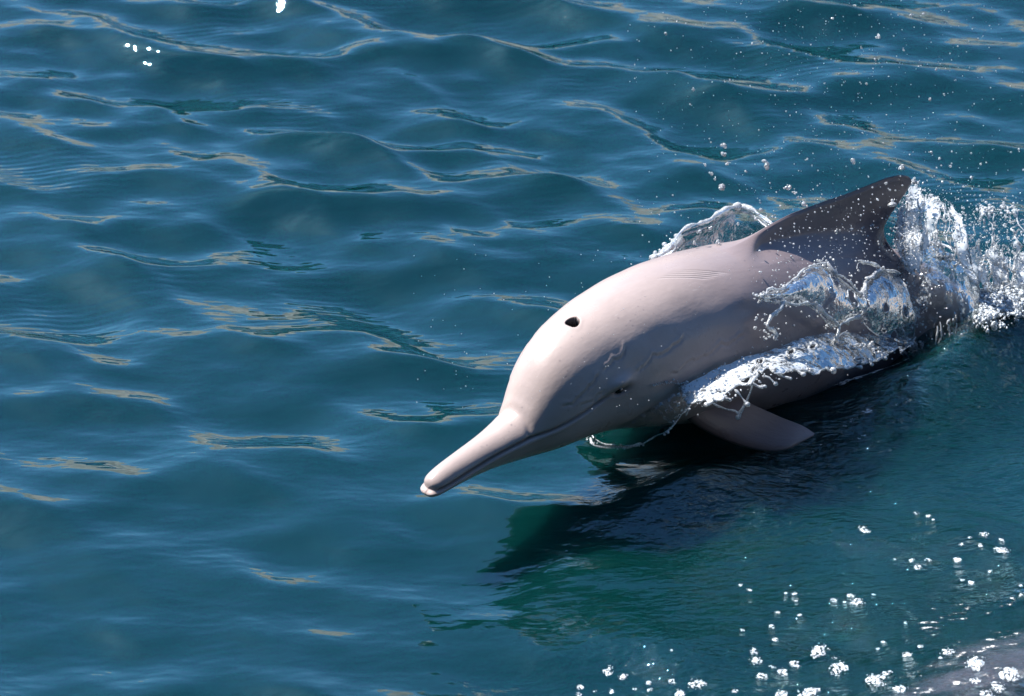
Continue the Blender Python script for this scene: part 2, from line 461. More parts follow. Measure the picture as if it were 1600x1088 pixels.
# dorsal fin outline, local (s, height above the back ridge), front base -> tip -> rear base
FIN_S0, FIN_S1 = 0.732, 1.188
FIN_OUT = np.array([(0.800, 0.0), (0.855, .014), (0.910, .036), (0.965, .057), (1.030, .075), (1.095, .094), (1.150, .116), (1.192, .135), (1.222, .145), (1.246, .145),
                    (1.260, .136), (1.254, .119), (1.236, .098), (1.222, .074), (1.220, .050), (1.232, .026), (1.256, 0.0)]) - np.array([0.068, 0])
TH_F = 0.42

def wiggle(x, seed, f):
    r = np.random.default_rng(seed); o = 0
    for i in range(5): o = o + np.sin(x * f * 1.7 ** i + r.uniform(0, 6)) * 0.6 ** i
    return o

def fbm0(a, b): return np.sin(a + 2 * np.sin(b * 1.7)) * np.sin(b * 2.3 + a * .7)

def build_dolphin():
    ss = np.concatenate([DL * 0 + np.array([0, .0005, .0012, .002, .003, .0042, .0055, .007]), np.arange(.0085, .46, .00135), np.arange(.46, .52, .003), np.arange(.52, .66, .0014), np.arange(.66, .86, .004),
                         np.arange(.86, 1.40, .0030), np.arange(1.40, 2.1001, .010)])
    ss = ss[np.concatenate([[True], np.diff(ss) > 0.0003])]
    nf, nb = 56, 150
    tf = np.concatenate([np.linspace(0, TH_F, nf, endpoint=False), TH_F + (math.pi - TH_F) * np.linspace(0, 1, nb)])
    th = np.concatenate([tf, -tf[1:-1][::-1]])                         # closed ring, 0 = back ridge
    S, TH = np.meshgrid(ss, th, indexing='ij')
    W = pchip(ss, STN[:, 0], STN[:, 1])[:, None]; TT = pchip(ss, STN[:, 0], STN[:, 2])[:, None]; BB = pchip(ss, STN[:, 0], STN[:, 3])[:, None]
    sn, cs = np.sin(TH), np.cos(TH)
    # slightly boxy belly, rounder back
    Y = W * np.sign(sn) * np.abs(sn) ** 0.96
    Z = np.where(cs > 0, TT, BB) * cs
    # the back pinches to a ridge under the fin
    pin = np.exp(-((S - 1.0) / 0.20) ** 2)
    Y = Y * (1 - 0.20 * pin * sstep(cs, 0.2, 1.0))
    # the beak's upper jaw is flatter than round
    bk = 1 - sstep(S, 0.15, 0.24)
    # --- mouth line
    zm = np.interp(S, [0, .02, .10, .18, .24, .30, .345, .36], [-.001, -.001, .003, .010, .016, .024, .034, .038])
    side = sstep(np.abs(sn), 0.35, 0.7)
    d = Z - zm
    gm = np.exp(-(d / 0.0025) ** 2) * (1 - sstep(S, 0.325, 0.355)) * side * sstep(S, .004, .016)
    lip = np.exp(-((d + 0.007) / 0.0055) ** 2) * (1 - sstep(S, 0.24, 0.33)) * side
    upr = np.exp(-((d - 0.007) / 0.006) ** 2) * (1 - sstep(S, 0.20, 0.30)) * side
    rad = np.hypot(Y, Z) + 1e-6
    disp = -0.0078 * gm + 0.0022 * lip + 0.0006 * upr
    # lower jaw reaches past the upper one at the tip
    S2 = S - 0.010 * (1 - sstep(S, 0.0, 0.05)) * sstep(-d, -0.001, 0.004)
    # --- crease between beak and melon
    cre = np.exp(-((S - (0.214 - 0.02 * (1 - cs))) / 0.006) ** 2) * sstep(cs, -0.1, 0.5)
    disp += -0.0022 * cre
    # --- eye: bulging lid with a dark slit below
    YE = np.abs(Y)
    es, ez = 0.366, 0.046
    near = np.where(sn > 0, 1.0, 0.35) * (np.abs(sn) > .3)
    e1 = np.exp(-(((S - es) / 0.021) ** 2 + ((Z - ez - .10 * (S - es)) / 0.0095) ** 2)) * near
    e2 = np.exp(-(((S - es - .001) / 0.018) ** 2 + ((Z - ez + 0.0135) / 0.006) ** 2)) * (np.abs(sn) > .3)
    e3 = np.exp(-(((S - es) / 0.032) ** 2 + ((Z - ez + 0.004) / 0.024) ** 2)) * (np.abs(sn) > .3)
    disp += 0.0095 * e1 - 0.0085 * e2 + 0.004 * e3
    # --- folds running from the melon to the eye, shallow dents on the neck
    fold = np.zeros_like(S)
    for (a0, b0, a1, b1, sd, dep) in ((.262, .045, .345, .072, 1, .0022), (.345, .072, .405, .098, 2, .0020), (.285, .034, .345, .048, 3, .0013), (.40, .055, .52, .085, 4, .0018), (.47, .03, .66, .07, 5, .0018)):
        zf = b0 + (b1 - b0) * (S - a0) / (a1 - a0) + 0.0028 * wiggle(S, sd, 90.0)
        win = sstep(S, a0, a0 + .012) * (1 - sstep(S, a1 - .012, a1)) * (np.abs(sn) > .25)
        fold += dep * (-np.exp(-((Z - zf) / .0021) ** 2) + 0.55 * np.exp(-((Z - zf - .005) / .0035) ** 2)) * win
    disp += fold
    disp += 0.0006 * np.sin(S * 47 + 2 * sn) * np.sin(Z * 90 + S * 13) * sstep(S, .24, .40)
    # tooth-rake marks on the back, left of the ridge
    rk = np.zeros_like(S)
    for k in range(5):
        ln = (S - 0.540 - 0.013 * k) - 0.32 * (TH - 0.12)
        rk += np.exp(-(ln / .0026) ** 2) * sstep(TH, .10, .16) * (1 - sstep(TH, .34, .42))
    disp += -0.0013 * rk
    # --- blowhole: a crescent slit sunk behind the melon
    bs, bw = 0.366, 0.0130
    yy = Y
    inside = (((S - bs + 12.0 * yy * yy) / 0.0088) ** 2 + (yy / bw) ** 2)
    top = cs > 0.7
    hole = (1 - sstep(inside, 0.70, 1.10)) * top
    rim = np.exp(-((np.sqrt(inside) - 1.35) / .32) ** 2) * top
    disp += -0.030 * hole + 0.0005 * rim
    nrmY, nrmZ = Y / rad, Z / rad
    Y = Y + nrmY * disp; Z = Z + nrmZ * disp
    # --- dorsal fin: the strip along the back ridge drawn out to the fin outline
    fo = FIN_OUT; seg = np.concatenate([[0], np.cumsum(np.hypot(*np.diff(fo, axis=0).T))]); seg /= seg[-1]
    ps = np.clip((S - FIN_S0) / (FIN_S1 - FIN_S0), 0, 1)
    # base parameter -> outline parameter: keep the front half of the base for most of the long leading edge
    pe = np.interp(ps, [0, .25, .5, .72, .86, 1.0], [0, .24, .46, .63, .80, 1.0])
    def smooth_out(k):
        x = np.linspace(0, 1, 400); v = np.interp(x, seg, fo[:, k])
        vv = v.copy()
        for _ in range(24): vv[1:-1] = 0.5 * vv[1:-1] + 0.25 * (vv[:-2] + vv[2:])
        return x, vv
    x0, o0 = smooth_out(0); _, o1 = smooth_out(1)
    E0 = np.interp(pe, x0, o0); E1 = np.interp(pe, x0, o1)
    q = np.clip(1 - np.abs(TH) / TH_F, 0, 1)
    infin = (S > FIN_S0) & (S < FIN_S1) & (q > 0)
    qq = np.where(q > 0, q, 0)
    lift = qq ** 1.25
    y0 = Y.copy()
    chord = np.clip(np.sin(np.clip(ps, 0, 1) * math.pi), 0, 1)
    finy = np.sign(TH) * 0.017 * np.sqrt(np.clip(1 - qq ** 2, 0, 1)) * (1 - 0.45 * qq) 
    k = sstep(qq, 0.0, 0.45) * sstep(E1, 0.004, 0.035)
    S3 = S2 + np.where(infin, (E0 - S) * lift, 0)
    Z3 = Z + np.where(infin, E1 * lift, 0)
    Y3 = np.where(infin, y0 * (1 - k) + finy * np.minimum(1, np.abs(y0) / 0.004) * k, y0)
    eyep = 0.9 * np.exp(-(((S - es - .004) / 0.030) ** 2 + ((Z - ez + 0.016) / 0.0085) ** 2)) * (np.abs(sn) > .3)
    finmask = eyep + np.where(infin, 0.85 * sstep(E1 * lift + 0.010 * fbm0(S * 30, TH * 6), 0.0, 0.085), 0)
    Lc = np.stack([S3, Y3, Z3], -1)
    n, m = S.shape
    V = to_world(Lc).reshape(-1, 3); F = grid_faces(n, m, True)[:, ::-1]
    rest = Lc.reshape(-1, 3); finm = finmask.ravel()
    pink = (np.clip((1 - sstep(S, 0.0, 0.035)) * sstep(-d, -0.006, 0.004), 0, 1) + 0.25 * (1 - sstep(S, .0, .22)) * sstep(-cs, -.1, .6)).ravel()
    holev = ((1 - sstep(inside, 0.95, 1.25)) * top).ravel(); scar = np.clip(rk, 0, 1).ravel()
    parts = [(V, F, rest, finm, pink, holev, scar)]
    # --- flippers and flukes: lofted blades with a flared root inside the body
    def blade(root, rdir, sdir, ndir, rows, nseg=28, nr=46):
        """rows: (distance out, centre along the chord, chord, thickness, lift)"""
        rows = np.array(rows); u = np.linspace(0, 1, nr); ru = np.linspace(0, 1, len(rows))
        R = np.stack([pchip(u, ru, rows[:, k]) for k in range(5)], -1)
        a = np.linspace(0, 2 * math.pi, nseg, endpoint=False)
        ch = np.cos(a); tk = np.sin(a) * (0.55 + 0.45 * ch)             # blunt leading edge, thin trailing edge
        P = (root[None, None] + R[:, 0][:, None, None] * rdir + (R[:, 1][:, None] - ch[None] * R[:, 2][:, None] / 2)[..., None] * sdir
             + (tk[None] * R[:, 3][:, None] / 2 + R[:, 4][:, None])[..., None] * ndir)
        return P.reshape(-1, 3), grid_faces(nr, nseg, True), np.repeat(u, nseg), np.tile(ch, nr)
    for sgn in (1, -1):
        p, T, Yd, Zd = [v[0] for v in spine_frame(np.array([0.60]))]
        if sgn > 0:
            tip = at(1262, 702, 0.035)
        root = p + sgn * Yd * 0.075 - Zd * 0.060
        if sgn > 0:
            rd = tip - root; ln = np.linalg.norm(rd); rd /= ln
        else:
            rd = -Yd * 0.75 - Zd * 0.35 + T * 0.55; rd /= np.linalg.norm(rd); ln = 0.33
        sd = T - rd * T.dot(rd); sd /= np.linalg.norm(sd)
        if sgn > 0:
            sd = np.array([0.25, 0.80, 0.55]); sd -= rd * sd.dot(rd); sd /= np.linalg.norm(sd)
        nd = np.cross(rd, sd)
        rows = [(-.02, .0, .092, .055, 0), (.05 * ln, .0, .092, .044, 0), (.22 * ln, -.006, .092, .034, 0), (.45 * ln, -.010, .088, .027, .004), (.68 * ln, -.006, .078, .020, .006),
                (.84 * ln, .006, .060, .014, .004), (.92 * ln, .020, .036, .010, .0), (ln, .034, .005, .003, -.004)]
        Vb, Fb, ub, cb = blade(root, rd, sd, nd, rows)
        lum = sstep(ub, .55, .95)
        parts.append((Vb, Fb, np.stack([0.6 + ub * .3, cb * .06, ub * 0.1 + 3.0], -1), 1.12 * (1 - lum), lum * 0.7, np.zeros(len(Vb)), np.zeros(len(Vb))))
        # flukes
        p, T, Yd, Zd = [v[0] for v in spine_frame(np.array([2.02]))]
        rows = [(-.01, .0, .16, .035, 0), (.06, .02, .17, .026, 0), (.14, .05, .14, .020, 0), (.20, .085, .10, .014, 0), (.25, .125, .05, .009, 0), (.275, .150, .008, .003, 0)]
        Vb, Fb, ub, cb = blade(p, sgn * Yd, T, Zd, rows)
        parts.append((Vb, Fb, np.stack([2.0 + ub * .1, ub * .25, cb * .05], -1), np.full(len(Vb), .7), np.zeros(len(Vb)), np.zeros(len(Vb)), np.zeros(len(Vb))))
    off = 0; VV = []; FF = []
    for pt in parts: VV.append(pt[0]); FF.append(pt[1] + off); off += len(pt[0])
    me = mesh_np('body', np.concatenate(VV), np.concatenate(FF), [mat_skin()])
    for i, nm in ((2, 'rest'), (3, 'fin'), (4, 'pink'), (5, 'hole'), (6, 'scar')): attr(me, nm, np.concatenate([pt[i] for pt in parts]))
    base = to_world(np.array([[0.8, 0.0, -0.15]]))[0]
    root = put('dolphin', 'pinkish grey dolphin lunging out of the water with its long beak lowered', 'dolphin'); root.location = base
    ob = put('body', data=me, parent=root); ob.matrix_parent_inverse = Matrix.Translation(Vector(-base))
    # eyes: small dark balls showing in the slit under the lid
    em = mat_eye()
    for sgn in (1, -1):
        wv = np.interp(es, STN[:, 0], STN[:, 1])
        c = to_world(np.array([[es + .001, sgn * (wv * 0.985 - 0.0062), ez - 0.0130]]))[0]
        nu, nv = 20, 12
        a = np.linspace(0, 2 * math.pi, nu, endpoint=False); bq = np.linspace(0, math.pi, nv)
        Bq, Aq = np.meshgrid(bq, a, indexing='ij')
        Ve = np.stack([np.sin(Bq) * np.cos(Aq), np.sin(Bq) * np.sin(Aq), np.cos(Bq)], -1).reshape(-1, 3) * np.array([.0095, .0095, .0075]) + c
        eo = put('eye', data=mesh_np('eye', Ve, grid_faces(nv, nu, True)[:, ::-1], [em]), parent=root)
        eo.matrix_parent_inverse = Matrix.Translation(Vector(-base))
    return root
build_dolphin()

# ------------------------------------------------------------------ splashing water, spray and foam
from mathutils.bvhtree import BVHTree
_bo = bpy.data.objects['body'].data
_bv = np.empty(len(_bo.vertices) * 3, np.float32); _bo.vertices.foreach_get('co', _bv); _bv = _bv.reshape(-1, 3)
_bp = np.empty(len(_bo.loops), np.int32); _bo.loops.foreach_get('vertex_index', _bp)
BVH = BVHTree.FromPolygons(_bv.tolist(), _bp.reshape(-1, 4).tolist())

def ray_dir(px, py):
    u = (px - 800.0) / FPX; v = (544.0 - py) / FPX
    return np.array([u, math.cos(DEP) + v * math.sin(DEP), -math.sin(DEP) + v * math.cos(DEP)])
def on_body(px, py, off=0.012, zfall=0.05):
    """a point standing `off` metres clear of the animal's skin"""
    d = ray_dir(px, py); h = BVH.ray_cast(Vector(CAM), Vector(d))
    if h[0] is None: return at(px, py, zfall)
    n = np.array(h[1])
    if n.dot(d) > 0: n = -n
    return np.array(h[0]) + n * off
def on_sea(px, py, off=0.0):
    z = 0.0
    for _ in range(5):
        p = at(px, py, z); z = float(sea_height(p[0], p[1])[0])
    return at(px, py, z + off)

# value noise on a hashed lattice
_perm = rng.permutation(4096); _val = rng.uniform(-1, 1, 4096)
def vnoise(P):
    P = np.asarray(P, float); I = np.floor(P).astype(int); Fr = P - I; Fr = Fr * Fr * (3 - 2 * Fr)
    o = 0
    for a in (0, 1):
        for b in (0, 1):
            for c in (0, 1):
                h = _perm[(I[..., 0] + a) & 4095]; h = _perm[(h + I[..., 1] + b) & 4095]; h = _perm[(h + I[..., 2] + c) & 4095]
                wgt = (Fr[..., 0] if a else 1 - Fr[..., 0]) * (Fr[..., 1] if b else 1 - Fr[..., 1]) * (Fr[..., 2] if c else 1 - Fr[..., 2])
                o = o + wgt * _val[h]
    return o
def fbm(P, oct=4, g=0.5):
    o = 0; a = 1.0; P = np.asarray(P, float)
    for i in range(oct): o = o + a * vnoise(P * 2.03 ** i + 17.3 * i); a *= g
    return o

def mat_film():
    """a thin film of clear water: mirror-bright at a glancing view, clear straight on, with frothy streaks"""
    q = NT('water_film'); pos = q.n('NewGeometry').outputs['Position']
    n1 = q.noise(pos, 26.0, 3.0, 0.55); n2 = q.noise(q.mapping(pos, (1, 1, 0.5)), 85.0, 3.0, 0.6)
    h = q.math('MULTIPLY_ADD', n1, 0.0065, q.math('MULTIPLY', n2, 0.0009))
    b = q.n('Bump', i_Strength=1.0, i_Distance=1.0, i_Height=h)
    fr = q.n('Fresnel', i_IOR=1.36, i_Normal=b.outputs[0])
    tr = q.n('BsdfTransparent'); tr.inputs[0].default_value = (0.95, 0.98, 0.985, 1)
    gl = q.n('BsdfGlossy', i_Roughness=0.06, i_Normal=b.outputs[0])
    m1 = q.n('MixShader', i_0=q.math('MULTIPLY_ADD', fr.outputs[0], 0.5, 0.02, clamp=True), i_1=tr.outputs[0], i_2=gl.outputs[0])
    df = q.n('BsdfDiffuse'); df.inputs[0].default_value = (0.82, 0.87, 0.92, 1)
    tl = q.n('BsdfTranslucent'); tl.inputs[0].default_value = (0.82, 0.87, 0.92, 1)
    wh = q.n('MixShader', i_0=0.5, i_1=df.outputs[0], i_2=tl.outputs[0])
    froth = q.n('Attribute', attribute_name='froth').outputs['Fac']
    lace = q.noise(pos, 130.0, 4.0, 0.65)
    f = q.math('MULTIPLY', q.math('MULTIPLY', q.ramp(q.math('ADD', lace, q.math('MULTIPLY', froth, 0.28)), 0.56, 0.70), froth), 1.3, clamp=True)
    m2 = q.n('MixShader', i_0=f, i_1=m1.outputs[0], i_2=wh.outputs[0])
    q.link(m2.outputs[0], q.out.inputs[0]); return q.m

def mat_drop(name, lo, hi):
    """rims, strands and drops of aerated splash water, sun sparkle put in as white"""
    q = NT(name); pos = q.n('NewGeometry').outputs['Position']
    b = q.n('Bump', i_Strength=0.7, i_Distance=1.0, i_Height=q.math('MULTIPLY', q.noise(pos, 220.0, 2.0), 0.0016))
    tr = q.n('BsdfTransparent'); tr.inputs[0].default_value = (0.93, 0.96, 0.97, 1)
    gs = q.n('BsdfRefraction', i_Roughness=0.05, i_IOR=1.30, i_Normal=b.outputs[0]); gs.inputs[0].default_value = (0.97, 0.99, 1, 1)
    cl = q.n('MixShader', i_0=0.35, i_1=tr.outputs[0], i_2=gs.outputs[0])
    df = q.n('BsdfDiffuse'); df.inputs[0].default_value = (0.90, 0.92, 0.95, 1)
    tl = q.n('BsdfTranslucent'); tl.inputs[0].default_value = (0.92, 0.94, 0.96, 1)
    wh = q.n('MixShader', i_0=0.55, i_1=df.outputs[0], i_2=tl.outputs[0])  # white share imitates sun sparkle inside the water
    f = q.ramp(q.noise(pos, 420.0, 3.0), 0.36, 0.62, lo, hi)
    m = q.n('MixShader', i_0=f, i_1=cl.outputs[0], i_2=wh.outputs[0])
    fr = q.n('Fresnel', i_IOR=1.5, i_Normal=b.outputs[0]); gl = q.n('BsdfGlossy', i_Roughness=0.12, i_Normal=b.outputs[0])
    mm = q.n('MixShader', i_0=fr.outputs[0], i_1=m.outputs[0], i_2=gl.outputs[0])
    q.link(mm.outputs[0], q.out.inputs[0]); return q.m

def mat_foam():
    q = NT('white_foam'); pos = q.n('NewGeometry').outputs['Position']
    vo = q.n('TexVoronoi'); q.link(pos, vo.inputs['Vector']); vo.inputs['Scale'].default_value = 210.0
    n = q.noise(pos, 60.0, 4.0, 0.6)
    c = q.mix(q.ramp(vo.outputs['Distance'], 0.0, 0.9), (0.66, 0.68, 0.70), (0.42, 0.47, 0.51))
    p = q.n('BsdfPrincipled', i_Roughness=0.55); q.link(c, p.inputs['Base Color'])
    p.inputs['Subsurface Weight'].default_value = 0.3; p.inputs['Subsurface Radius'].default_value = (.01, .01, .01); p.inputs['Subsurface Scale'].default_value = 0.4
    b = q.n('Bump', i_Strength=0.8, i_Distance=1.0, i_Height=q.math('MULTIPLY_ADD', vo.outputs['Distance'], 0.003, q.math('MULTIPLY', n, 0.004)))
    q.link(b.outputs[0], p.inputs['Normal'])
    tr = q.n('BsdfTransparent')
    hol = q.ramp(q.noise(pos, 230.0, 3.0, 0.65), 0.48, 0.57)
    mx = q.n('MixShader', i_0=hol, i_1=p.outputs[0], i_2=tr.outputs[0])
    q.link(mx.outputs[0], q.out.inputs[0]); return q.m
M_FILM, M_DROP, M_FOAM = mat_film(), mat_drop('splash_water', 0.45, 0.98), mat_foam()
M_WHITE = mat_drop('froth_sparkle_water', 0.70, 1.0)
M_CLEAR = mat_drop('clear_drop_water', 0.12, 0.9)

# unit ball of 42 points for drops and beads
def ico():
    import bmesh
    bm = bmesh.new(); bmesh.ops.create_icosphere(bm, subdivisions=2, radius=1.0)
    v = np.array([x.co[:] for x in bm.verts]); f = np.array([[l.index for l in x.verts] for x in bm.faces]); bm.free(); return v, f
ICO_V, ICO_F = ico()
def ico1():
    import bmesh
    bm = bmesh.new(); bmesh.ops.create_icosphere(bm, subdivisions=1, radius=1.0)
    v = np.array([x.co[:] for x in bm.verts]); f = np.array([[l.index for l in x.verts] for x in bm.faces]); bm.free(); return v, f
ICO1_V, ICO1_F = ico1()

class Geo:
    """collects triangles"""
    def __init__(s): s.V = []; s.F = []; s.n = 0
    def add(s, V, F):
        F = np.asarray(F)
        if F.shape[1] == 4: F = np.concatenate([F[:, [0, 1, 2]], F[:, [0, 2, 3]]])
        s.V.append(np.asarray(V, float)); s.F.append(F + s.n); s.n += len(V)
    def balls(s, C, R, lo=False, wob=0.25, stretch=None):
        bv, bf = (ICO1_V, ICO1_F) if lo else (ICO_V, ICO_F)
        C = np.asarray(C, float).reshape(-1, 3); R = np.broadcast_to(np.asarray(R, float), (len(C),))
        if len(C) == 0: return
        sc_ = 1 + rng.uniform(-wob, wob, (len(C), 1, 3)); W = 1 + 0.5 * wob * rng.normal(0, 0.5, (len(C), len(bv), 1))
        P = C[:, None] + bv[None] * sc_ * W * R[:, None, None]
        if stretch is not None:                                        # pull each ball along a direction
            d = np.asarray(stretch, float).reshape(-1, 3)
            k = np.einsum('nij,nj->ni', P - C[:, None], d)
            P = P + k[..., None] * d[:, None]
        F = bf[None] + (np.arange(len(C)) * len(bv))[:, None, None]
        s.add(P.reshape(-1, 3), F.reshape(-1, 3))
    def tube(s, pts, r, sides=8, wob=0.35, jit=0.0015, seed=0):
        pts = np.asarray(pts, float)
        if len(pts) < 2: return
        t = np.concatenate([[0], np.cumsum(np.linalg.norm(np.diff(pts, axis=0), axis=1))]); t /= max(t[-1], 1e-9)
        L = np.sum(np.linalg.norm(np.diff(pts, axis=0), axis=1)); n = max(6, int(L / 0.0035))
        u = np.linspace(0, 1, n)
        # Catmull-Rom through the points
        def cr(k):
            i = np.clip(np.searchsorted(t, u, 'right') - 1, 0, len(t) - 2); a = (u - t[i]) / np.maximum(t[i + 1] - t[i], 1e-9)
            p0 = pts[np.maximum(i - 1, 0), k]; p1 = pts[i, k]; p2 = pts[i + 1, k]; p3 = pts[np.minimum(i + 2, len(t) - 1), k]
            return 0.5 * (2 * p1 + (p2 - p0) * a + (2 * p0 - 5 * p1 + 4 * p2 - p3) * a ** 2 + (3 * p1 - p0 - 3 * p2 + p3) * a ** 3)
        C = np.stack([cr(0), cr(1), cr(2)], -1) + jit * np.stack([fbm(np.stack([u * L * 45, u * 0 + seed, u * 0 + k * 9.1], -1), 3) for k in range(3)], -1)
        r0 = np.interp(u, np.linspace(0, 1, len(np.atleast_1d(r))), np.atleast_1d(r)) if np.ndim(r) else np.full(n, r)
        R = r0 * (1 + wob * 1.4 * fbm(np.stack([u * L * 60, u * 0 + seed + 3.3, u * 0], -1), 3))
        R = np.maximum(R, 0.15 * r0); R[0] *= 0.3; R[-1] *= 0.3
        T = np.gradient(C, axis=0); T /= np.linalg.norm(T, axis=1, keepdims=True) + 1e-9
        A = np.cross(T, [0.3, 0.2, 0.93]); A /= np.linalg.norm(A, axis=1, keepdims=True) + 1e-9; B = np.cross(T, A)
        th = np.linspace(0, 2 * math.pi, sides, endpoint=False)
        P = C[:, None] + R[:, None, None] * (np.cos(th)[None, :, None] * A[:, None] + np.sin(th)[None, :, None] * B[:, None])
        s.add(P.reshape(-1, 3), grid_faces(n, sides, True))
        return C
    def mesh(s, name, mat): return mesh_np(name, np.concatenate(s.V), np.concatenate(s.F), [mat])

def net(rows, nu, nv):
    """smooth surface through a net of points rows[i][j]"""
    R = np.array(rows, float); a, b = R.shape[:2]
    def interp(A, n):
        m = A.shape[0]; u = np.linspace(0, m - 1, n); i = np.clip(np.floor(u).astype(int), 0, m - 2); f = (u - i).reshape((-1,) + (1,) * (A.ndim - 1))
        p0 = A[np.maximum(i - 1, 0)]; p1 = A[i]; p2 = A[i + 1]; p3 = A[np.minimum(i + 2, m - 1)]
        return 0.5 * (2 * p1 + (p2 - p0) * f + (2 * p0 - 5 * p1 + 4 * p2 - p3) * f ** 2 + (3 * p1 - p0 - 3 * p2 + p3) * f ** 3)
    S = interp(R, nu); S = np.swapaxes(interp(np.swapaxes(S, 0, 1), nv), 0, 1)
    return S

def film_part(parent, inv, S, keep, froth, amp=0.004, freq=22.0, rim_r=0.0032, rim_geo=None, bead=0.05, name='film', skip_rim=None):
    """a film from surface S (nu,nv,3) where keep (nu,nv) > 0; a thick rim follows its torn edge"""
    nu, nv = S.shape[:2]
    N = np.cross(np.gradient(S, axis=0), np.gradient(S, axis=1)); N /= np.linalg.norm(N, axis=-1, keepdims=True) + 1e-9
    S = S + N * (amp * fbm(S * freq, 3))[..., None]
    F = grid_faces(nu, nv); kf = (keep.ravel() > 0)[F].all(1); F = F[kf]
    used = np.unique(F); mp = -np.ones(nu * nv, int); mp[used] = np.arange(len(used))
    me = mesh_np(name, S.reshape(-1, 3)[used], mp[F], [M_FILM])
    attr(me, 'froth', froth.ravel()[used])
    o = put(name, data=me, parent=parent); o.matrix_parent_inverse = inv
    # torn boundary -> chains of edges
    E = np.concatenate([F[:, [0, 1]], F[:, [1, 2]], F[:, [2, 3]], F[:, [3, 0]]]); Es = np.sort(E, 1)
    key = Es[:, 0].astype(np.int64) * (nu * nv) + Es[:, 1]; uq, first, cnt = np.unique(key, return_index=True, return_counts=True)
    bd = E[first[cnt == 1]]
    nxt = {}
    for a, b in bd: nxt.setdefault(a, []).append(b)
    P = S.reshape(-1, 3); chains = []
    while nxt:
        a = next(iter(nxt)); ch = [a]
        while ch[-1] in nxt:
            l = nxt[ch[-1]]; b = l.pop()
            if not l: del nxt[ch[-1]]
            ch.append(b)
            if b == a: break
        chains.append(ch)
    g = rim_geo or Geo()
    for ci, ch in enumerate(chains):
        if len(ch) < 8: continue
        if skip_rim is not None:
            run = []; runs = []
            for v in ch:
                if skip_rim.ravel()[v]:
                    if len(run) > 5: runs.append(run)
                    run = []
                else: run.append(v)
            if len(run) > 5: runs.append(run)
        else: runs = [ch]
        for run in runs:
            Q = P[run].copy()
            for _ in range(4): Q[1:-1] = 0.5 * Q[1:-1] + 0.25 * (Q[:-2] + Q[2:])
            g.tube(Q[::3] if len(Q) > 9 else Q, rim_r, wob=0.5, seed=ci * 1.7)
            k = rng.random(len(Q)) < bead
            g.balls(Q[k] + rng.normal(0, .002, (k.sum(), 3)), rim_r * rng.uniform(0.9, 2.3, k.sum()))
    return o, g

def thing(name, label, cat, base, group=None):
    o = put(name, label, cat, group); o.location = base
    return o, Matrix.Translation(-Vector(base))
def sub(parent, inv, name, geo, mat, kind=None):
    o = put(name, data=geo.mesh(name, mat), parent=parent, kind=kind); o.matrix_parent_inverse = inv; return o

# --- clear curling sheet behind the back
def far_sheet():
    t, inv = thing('water_sheet', "clear arching sheet of water standing up behind the dolphin's back", 'splash', at(1120, 410, .08))
    cols = [(1022, 404, 1018, 432), (1048, 386, 1040, 432), (1066, 361, 1065, 425), (1092, 350, 1090, 420), (1112, 342, 1112, 418), (1132, 328, 1135, 412), (1153, 322, 1155, 405), (1176, 328, 1178, 400), (1200, 347, 1205, 395), (1222, 362, 1225, 390)]
    rows = []
    for k, f in enumerate((0, .08, .35, .7, 1.0)):
        rows.append([at(a + (c - a) * f, b + (d - b) * f - (3 if k == 1 else 0), .215 - .11 * f + (.012 if k == 1 else 0)) for a, b, c, d in cols])
    S = net(rows, 46, 120)
    keep = np.ones(S.shape[:2]) - 0.0
    U = np.linspace(0, 1, 46)[:, None] * np.ones((1, 120)); Vv = np.ones((46, 1)) * np.linspace(0, 1, 120)[None]
    fr = np.clip(1.1 - Vv * 4.5, 0, 1) * 0.9 + 0.12
    skip = (U > .9)
    _, g = film_part(t, inv, S, keep, fr, amp=.004, rim_r=.0042, skip_rim=skip, bead=.06)
    g.tube([at(a, b + 9, .205) for a, b, c, d in cols[2:]], .0020, seed=4)
    g.tube([at(1062, 366, .2), at(1060, 378, .195), at(1050, 388, .19), at(1040, 398, .185)], .006, wob=.6, seed=9)
    g.balls([at(1062 - 36 * f + rng.normal(0, 4), 372 + 32 * f + rng.normal(0, 4), .19) for f in rng.random(46)], rng.uniform(.0018, .006, 46))
    sub(t, inv, 'rim', g, M_DROP, 'stuff')
far_sheet()

